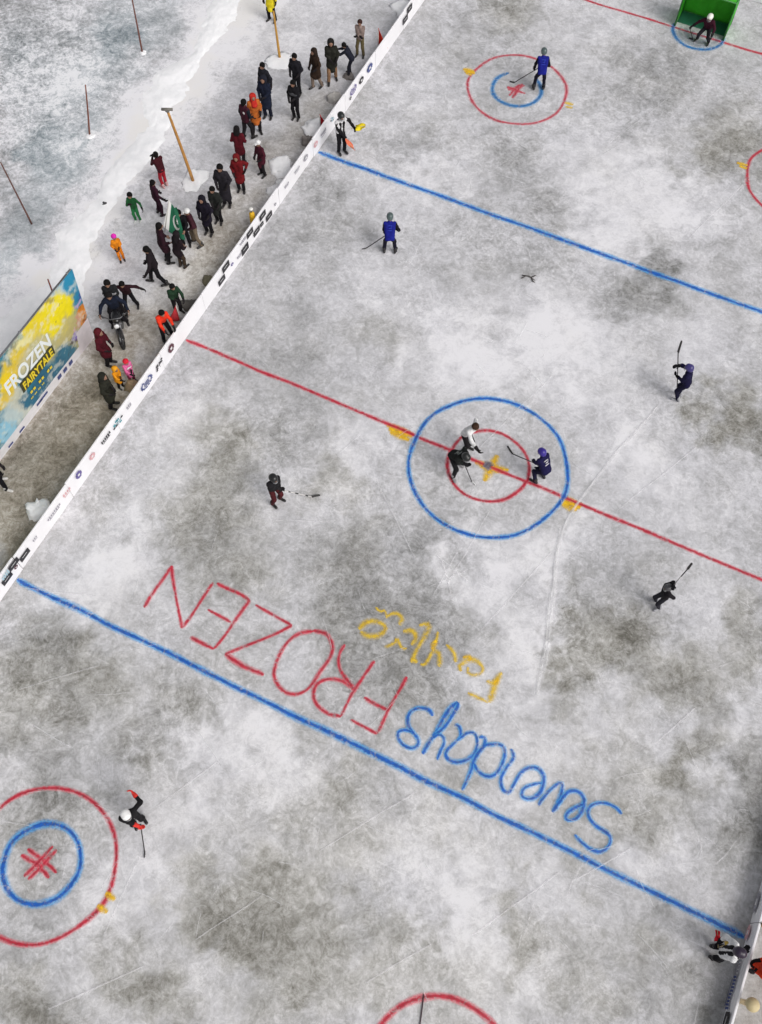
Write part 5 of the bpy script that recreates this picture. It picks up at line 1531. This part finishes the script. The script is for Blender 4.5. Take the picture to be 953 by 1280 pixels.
person('person in a light grey top and khaki trousers, last in the row by the board', (451, 70), 1.5, -80, (.24, .18, .16), (.12, .095, .045), ('hair', (.05, .022, .018)), ('cross', 'cross'), 2, gap=.28)
person('person in a bright yellow jacket cut off by the top edge', (341, 25), 1.66, -85, (.72, .55, .02), BLK, ('hood', (.70, .5, .02)), ('down', 'down'), 2, hem=.70, gap=.26)
person('person in an orange-red jacket at the right edge outside the board', None, 1.62, 175, (.75, .05, .015), DK, ('hood', (.70, .05, .015)), ('pocket', 'front'), 10, at=(10.30, -9.25, 0), hem=.7)

# --- motorcycle with two riders
mc = empty('motorcycle', (*G(153, 412)[:2], 0), R(-52) - math.pi / 2)
tag(mc, 'black motorcycle with a round headlight carrying two riders', 'motorcycle')
rub = solid('tyre_rubber', (.012, .012, .012), .7, .3, 9); chrome = solid('dull_chrome', (.16, .16, .17), .35, .2, 6, metal=.8); bikep = solid('bike_black_paint', (.012, .012, .014), .25, .2, 6)
for y_ in (.62, -.62):
    wh = MB().torus((0, y_, .31), (1, 0, 0), .26, .055, 28, 8).build('tyre', rub, mc)
    mb = MB(); mb.torus((0, y_, .31), (1, 0, 0), .215, .016, 24, 6); mb.tube([(-.06, y_, .31), (.06, y_, .31)], .045, 10)
    for k in range(8):
        t_ = k * math.pi / 4
        mb.tube([(0, y_, .31), (0, y_ + .21 * math.cos(t_), .31 + .21 * math.sin(t_))], .006, 5)
    mb.build('rim', chrome, wh)
    mb = MB(); mb.tube([(0, y_ + .31 * math.cos(t_), .31 + .34 * math.sin(t_)) for t_ in np.linspace(.4, 2.7, 9)], .06, 6); mb.build('mudguard', bikep, mc)
mb = MB(); mb.tube([(-.08, .62, .31), (-.08, .40, .85)], .026, 8); mb.tube([(.08, .62, .31), (.08, .40, .85)], .026, 8); mb.build('fork', chrome, mc)
mb = MB(); mb.tube([(-.36, .22, 1.02), (-.15, .36, .98), (.15, .36, .98), (.36, .22, 1.02)], .017, 8); hb = mb.build('handlebar', chrome, mc)
for sd in (-1, 1):
    MB().tube([(sd * .36, .22, 1.02), (sd * .46, .17, 1.02)], .024, 8).build('grip', rub, hb)
    MB().tube([(sd * .2, .33, .98), (sd * .3, .40, 1.16)], .006, 5).ball((sd * .3, .41, 1.18), (.055, .012, .04)).build('mirror', chrome, hb)
hl_ = MB().ball((0, .52, .86), (.095, .06, .095), 14, 10).build('headlight', chrome, mc)
MB().ball((0, .555, .86), (.082, .04, .082), 14, 10).build('lens', solid('lamp_glass', (.75, .76, .78), .08, .05, 5), hl_)
MB().ball((0, .12, .80), (.15, .28, .13), 16, 10).build('fuel_tank', bikep, mc)
mb = MB(); mb.box((0, -.38, .78), (.26, .72, .10), None, .045); mb.build('seat', solid('seat_vinyl', (.015, .014, .014), .5, .3, 12), mc)
mb = MB(); mb.box((0, .05, .42), (.24, .36, .30), None, .05); mb.tube([(0, .14, .5), (0, .22, .66)], .085, 12); mb.build('engine', solid('engine_metal', (.14, .14, .145), .4, .3, 12, metal=.6), mc)
mb = MB(); mb.tube([(.13, .2, .35), (.16, -.1, .24), (.17, -.75, .30)], [.025, .03, .05], 10); mb.build('exhaust', chrome, mc)
mb = MB(); mb.tube([(0, .40, .80), (0, -.05, .66), (0, -.45, .68), (0, -.62, .72)], .03, 8); mb.tube([(0, .38, .72), (0, .1, .3), (0, -.25, .3), (0, -.4, .68)], .025, 8)
mb.tube([(-.05, -.2, .33), (-.06, -.62, .31)], .022, 6); mb.tube([(.05, -.2, .33), (.06, -.62, .31)], .022, 6); mb.build('bike_frame', bikep, mc)
mcm = Matrix.Translation(mc.location) @ Matrix.Rotation(mc.rotation_euler.z, 4, 'Z')
mw = lambda p: np.array(mcm @ Vector(p))
h1, h2 = mw((-.41, .17, 1.04)), mw((.41, .17, 1.04))
r1 = mw((0, -.18, 0)); r2 = mw((0, -.52, 0))
person('rider in a navy jacket gripping the motorcycle handlebar', None, 1.7, -52, (.011, .016, .035), BLK, ('hair', (.01, .009, .01)), ((*h1, 0), (*h2, 0)), 14, at=(r1[0], r1[1], 0), crouch=.02, seat=(.22, .10, .22), hem=.82, group='riders of the motorcycle')
person('passenger in a dark grey jacket with a pale stripe, behind the navy rider', None, 1.7, -52, (.020, .021, .024), DK, HAIR, ('front', 'front'), 8, at=(r2[0], r2[1], 0), crouch=-.04, seat=(.24, .14, .25), hem=.82, accent=('stripe', (.34, .34, .36)), group='riders of the motorcycle')

# --- the green flag
ff = flagger['foot']
cd_ = np.array([CAM_LOC[0] - ff[0], CAM_LOC[1] - ff[1], 0]); cd_ /= np.linalg.norm(cd_)
ph = ff + cd_ * .42 + np.array([0, 0, 1.1])
root = empty('national_flag', (ph[0], ph[1], 0)); tag(root, 'green flag with a white crescent and star held up among the spectators', 'flag')
top = V(213, 251, ph); bot = ph - np.array([0, 0, .25])
tl, bl_ = V(212, 251, ph), V(204, 283, ph); br_ = V(232, 299, ph); tr_ = V(222, 262, ph)
MB().tube([bl_ - root.location - (0, 0, 0) + np.array([0, 0, -.25]), tl - root.location + np.array([0, 0, .06])], .016, 6).build('flag_pole', solid('pole_white', (.5, .48, .45), .5, .1, 8), root)
nu, nv = 70, 52
S_, Q_ = np.meshgrid(np.linspace(0, 1, nu), np.linspace(0, 1, nv), indexing='ij')
PP = (bl_ * (1 - S_[..., None]) * (1 - Q_[..., None]) + br_ * S_[..., None] * (1 - Q_[..., None]) + tr_ * S_[..., None] * Q_[..., None] + tl * (1 - S_[..., None]) * Q_[..., None])
nrm = np.cross(br_ - bl_, tl - bl_); nrm /= np.linalg.norm(nrm)
PP = PP + nrm * (.07 * np.sin(S_ * 9 + Q_ * 3) * S_)[..., None] + nrm * (.03 * np.sin(Q_ * 8 + S_ * 4) * S_)[..., None] + np.array([0, 0, -1]) * (.12 * np.sin(S_ * math.pi) * (1 - Q_ * .5))[..., None]
asp = 1.45
x_, y_ = (S_ - .60) * asp, Q_ - .5
cres = (np.hypot(x_, y_) < .27) & (np.hypot(x_ - .075, y_ - .06) > .225)
ang = np.arctan2(y_ - .09, x_ - .12); rs = np.hypot(x_ - .12, y_ - .09)
star = rs < .07 + .04 * np.cos(5 * (ang - .5))
white = (S_ < .22) | cres | star
fcol = np.where(white[..., None], np.array([.72, .72, .70]), np.array([.006, .115, .055]))
i_ = np.arange(nu - 1)[:, None] * nv + np.arange(nv - 1)[None]
q1 = np.stack([i_, i_ + nv, i_ + nv + 1, i_ + 1], -1).reshape(-1, 4)
fm_, t, b = new_mat('flag_cloth')
an = t.nodes.new('ShaderNodeAttribute'); an.attribute_name = 'dye'; t.links.new(an.outputs['Color'], b.inputs['Base Color']); b.inputs['Roughness'].default_value = .8
fo = mesh_obj('flag_cloth', (PP - np.array(root.location)).reshape(-1, 3), q1, fm_, root, True)
at_ = fo.data.attributes.new('dye', 'FLOAT_COLOR', 'POINT'); rgba = np.ones((nu * nv, 4), np.float32); rgba[:, :3] = fcol.reshape(-1, 3); at_.data.foreach_set('color', rgba.ravel())
md = fo.modifiers.new('thick', 'SOLIDIFY'); md.thickness = .004

# --- hockey sticks
SG = 'hockey sticks of the players'


def stick(label, butt, heel, toe, shaft=(.02, .018, .018), blade=(.02, .018, .018), tape=None, lower=None):
    butt, heel, toe = [np.asarray(q, float) for q in (butt, heel, toe)]
    root = empty('hockey_stick', heel); tag(root, label, 'hockey stick', SG)
    a = butt - heel
    MB().tube([(0, 0, 0), a * .5, a], [.016, .0145, .015], 6).build('shaft', solid('stick_shaft', shaft, .4, .2, 9), root)
    if lower:
        for (k0, k1) in lower[1]:
            MB().tube([a * k0, a * k1], .019, 6).build('tape_band', solid('stick_tape', lower[0], .6, .1, 9), root)
    d = toe - heel; L = np.linalg.norm(d); d /= L
    upv = a / np.linalg.norm(a); upv = upv - d * (upv @ d); upv /= np.linalg.norm(upv) + 1e-9
    sdv = np.cross(d, upv)
    v, f = [], []
    n = 7
    for i in range(n):
        q = i / (n - 1)
        c = d * L * q + sdv * .03 * q * q
        hgt = .062 * (1 - .15 * q) if i < n - 1 else .04
        for (u_, w_) in ((-.5, -1), (.5, -1), (.5, 1), (-.5, 1)):
            v.append(c + upv * hgt * u_ + sdv * .011 * w_)
    for i in range(n - 1):
        for k in range(4):
            f.append((i * 4 + k, i * 4 + (k + 1) % 4, (i + 1) * 4 + (k + 1) % 4, (i + 1) * 4 + k))
    f += [(3, 2, 1, 0), ((n - 1) * 4, (n - 1) * 4 + 1, (n - 1) * 4 + 2, (n - 1) * 4 + 3)]
    mesh_obj('blade', v, f, solid('stick_blade', tape or blade, .5, .2, 9), root, True)
    return root


def on_line(a, b, k):
    return (*(np.asarray(a) * (1 - k) + np.asarray(b) * k), 0)


PG = 'players on the ice'
OG = 'officials on the ice'
BLUE, DNAVY = (.008, .012, .19), (.009, .007, .045)

# far player in blue, by the red circle
def back_player(label, slabel, foot, hl_px, toe_px, hand_hi, face, H=1.60):
    f_ = G(*foot); heel, toe = G(*hl_px) + (0, 0, .03), G(*toe_px) + (0, 0, .03)
    butt = V(*hand_hi, f_) + 0.0
    cd = np.array([CAM_LOC[0] - f_[0], CAM_LOC[1] - f_[1], 0]); cd /= np.linalg.norm(cd)
    butt = butt - cd * .22
    person(label, foot, H, face, BLUE, (.010, .009, .022), ('helmet', (.07, .10, .10)), (on_line(butt, heel, .40), on_line(butt, heel, .03)), 34, crouch=.06, gap=.40, skates=True, gloves=(.012, .011, .014), group=PG, vest=(.010, .009, .014), hem=.84, accent=('number', (.03, .05, .40)))
    stick(slabel, np.asarray(butt) + (butt - heel) * .05, heel, toe)


back_player('player in a blue shirt with black sleeves inside the far red circle', 'dark stick of the player inside the far red circle', (673, 112), (643, 104), (637, 103), (681, 85), 115)
back_player('player in a blue shirt with black sleeves between the blue line and the long board', 'dark stick of the blue player near the long board', (487, 316), (459, 310.5), (453.5, 313), (496.5, 291.5), 115)

# official by the board with two signal flags
f_ = G(428, 191)
hy, ho_ = V(439.5, 160.5, f_) , V(433, 179, f_)
of = person('official in a white vest and black helmet, holding yellow and orange flags', (427, 191), 1.68, -35, (.66, .65, .66), BLK, ('helmet', (.014, .018, .018)), ((*(hy + np.array([.0, .12, 0])), 0), (*(ho_ + np.array([.1, -.1, 0])), 0)), 10, skates=True, gloves=BLK, group=OG, vest=(.012, .011, .013), gap=.22, key='lin', accent=('centre', (.014, .013, .015)), hem=.86)


def signal_flag(label, hand, tip, colr, wd=.20):
    hand, tip = np.asarray(hand, float), np.asarray(tip, float)
    root = empty('signal_flag', hand); tag(root, label, 'signal flag', 'signal flags of the officials')
    a = tip - hand; L = np.linalg.norm(a)
    MB().tube([-a / L * .10, a], .011, 6).build('handle', solid('pale_stick', (.45, .36, .22), .6, .1, 9), root)
    sdv = np.cross(a / L, [0, 0, 1]); sdv = sdv / (np.linalg.norm(sdv) + 1e-9); u3 = np.cross(sdv, a / L)
    v, f = [], []
    for i in range(12):
        q = i / 11
        for j in range(7):
            s2 = j / 6 - .5
            v.append(a * (.12 + .88 * q) + sdv * wd * 2 * s2 * (1 - .35 * q) + u3 * .035 * math.sin(q * 6 + s2 * 5))
    for i in range(11):
        for j in range(6):
            f.append((i * 7 + j, (i + 1) * 7 + j, (i + 1) * 7 + j + 1, i * 7 + j + 1))
    o = mesh_obj('flag_cloth', v, f, fabric(colr), root, True)
    md = o.modifiers.new('thick', 'SOLIDIFY'); md.thickness = .006


signal_flag('yellow flag stretched out by the official near the long board', of['hands'][0], V(457, 157.5, of['hands'][0]), (.80, .55, .02), .16)
signal_flag('orange flag held low by the official near the long board', of['hands'][1], V(443, 187, of['hands'][1]), (.82, .17, .09), .12)

# navy player with the stick raised
f_ = G(848, 499)
b0, b1, b2 = V(846.5, 492, f_), V(848, 440, f_), V(851.8, 427, f_)
stick('dark stick held upright by the navy player on the right', b0, b1, b2)
person('player all in navy holding a stick upright, right of the centre circle', (848, 499), 1.62, 175, DNAVY, (.010, .009, .034), ('helmet', (.045, .035, .16)), (on_line(b0, b1, .42), on_line(b0, b1, .68)), 14, crouch=.05, skates=True, gloves=BLK, group=PG, boots=(.35, .35, .37), gap=.24)

# face-off: official behind, black player bending, blue player opposite
f_ = G(582, 561)
person('official in a white top with bare brown hair behind the black player', (583, 563), 1.68, -20, (.78, .77, .78), DK, ('hair', (.060, .030, .018)), ('hip', (.12, .48, -.26)), 26, crouch=.05, skates=True, gloves=(.02, .016, .018), group=OG, hem=.84)
f_ = G(572, 588)
heel, toe = G(590, 603) + (0, 0, .03), G(595, 606) + (0, 0, .03)
butt = V(575, 566, f_)
person('player in black bending low over a stick at the face-off', (570, 589), 1.66, -25, (.014, .017, .016), (.014, .014, .016), ('helmet', (.012, .014, .013)), (on_line(butt, heel, .04), on_line(butt, heel, .38)), 48, crouch=.20, skates=True, gloves=BLK, group=PG, boots=(.30, .29, .30), gap=.45, step=.25, accent=('number', (.20, .22, .21)))
stick('black stick with a white taped blade at the face-off', butt, heel, toe, tape=(.72, .72, .72))
f_ = G(674, 600)
heel, toe = G(641, 568) + (0, 0, .03), G(633.5, 558.5) + (0, 0, .03)
butt = V(678, 583, f_)
person('player in navy with an indigo helmet facing the black player', (674, 600), 1.60, 155, (.013, .010, .065), (.011, .010, .040), ('helmet', (.035, .018, .24)), (on_line(butt, heel, .30), on_line(butt, heel, .03)), 30, crouch=.14, skates=True, gloves=(.010, .010, .03), group=PG, gap=.34, accent=('number', (.66, .64, .70)))
stick('dark stick reaching from the indigo-helmeted player to the centre spot', butt, heel, toe)

# black player with the red trousers
f_ = G(346, 627)
heel, toe = G(390, 621.5) + (0, 0, .03), G(400, 618.5) + (0, 0, .03)
butt = V(349, 612, f_)
person('player in black with dark red trousers left of the centre circle', (346, 628), 1.66, -20, (.015, .014, .017), (.085, .012, .016), ('helmet', (.012, .012, .013)), (on_line(butt, heel, .02), on_line(butt, heel, .20)), 10, crouch=.03, skates=True, gloves=(.02, .018, .02), group=PG, gap=.26)
stick('white stick with dark tape bands of the player in red trousers', butt, heel, toe, shaft=(.62, .60, .58), lower=((.03, .03, .03), ((.12, .2), (.42, .52), (.66, .72), (.84, .9))))

# hunched dark player on the right
f_ = G(822, 757)
h0 = V(846, 724, f_); b1, b2 = V(860, 711, f_), V(866, 703, f_)
st = V(834, 741, f_)
person('hunched player in black with a grey helmet, lower right of the red line', (821, 757), 1.42, 215, (.016, .013, .017), (.035, .034, .045), ('helmet', (.075, .072, .078)), (on_line(st, b1, .05), on_line(st, b1, .32)), 7, crouch=.05, skates=True, gloves=BLK, group=PG, gap=.24, boots=(.3, .3, .32))
stick('thin dark stick pointing up and away behind the hunched player', st, b1, b2, shaft=(.045, .042, .045), lower=((.55, .54, .54), ((.30, .56),)))

# white-helmeted player at the lower left
f_ = G(175, 1027)
heel, toe = G(181.5, 1066) + (0, 0, .03), G(182.5, 1072) + (0, 0, .03)
hlow = V(176, 1034, f_)
hl2 = np.array([*(G(176.5, 1034)[:2]), 0]); hl2 = G(176.5, 1034, .80)
butt = G(168, 1000, 1.15)
person('player in black with a white helmet and red gloves beside the near circle', (175, 1026), 1.64, -30, (.014, .013, .015), (.016, .015, .017), ('helmet', (.82, .81, .80)), ((*G(168, 993, 1.2), 0), (*hl2, 0)), 10, crouch=.02, skates=True, gloves=(.62, .04, .03), group=PG, gap=.22)
stick('black stick pointing down the picture beside the near circle', hl2 + (hl2 - heel) * .12, heel, toe)

# official at the lower right
f_ = G(889, 1190)
of2 = person('official in a white and black top leaning on the right board with flags', (889, 1190), 1.70, 5, (.72, .71, .73), BLK, ('helmet', (.022, .012, .03)), ((*G(900, 1177, 1.0), 0), (*(9.9, -8.95, .80), 0)), 8, skates=True, gloves=BLK, group=OG, gap=.26, vest=(.72, .71, .73), accent=('centre', (.016, .015, .018)))
signal_flag('red flag held by the official at the right board', of2['hands'][0], G(897, 1163, 1.05), (.62, .015, .03), .07)
signal_flag('folded yellow flag tucked beside the head of the official at the right board', G(905, 1182, 1.1), G(917, 1178, 1.3), (.60, .42, .10), .07)

# goalkeeper in the green goal
f_ = G(877, 54)
heel, toe = G(866, 50) + (0, 0, .03), G(861, 49) + (0, 0, .03)
b0 = V(862, 34, G(864, 50))
person('goalkeeper in maroon with a white helmet in front of the green goal', (878, 53), 1.56, -95, (.055, .008, .022), (.020, .017, .024), ('helmet', (.80, .80, .72)), ((.18, .26, -.38), (*b0, 0)), 30, crouch=.34, skates=True, gloves=(.02, .018, .02), group=PG, gap=.50, accent=('badge', (.5, .45, .48)))
for sd in (-1, 1):
    c_ = f_ + np.array([sd * .17, -.16, 0])
stick('dark goalkeeper stick held beside the white-helmeted goalkeeper', b0, heel, toe)
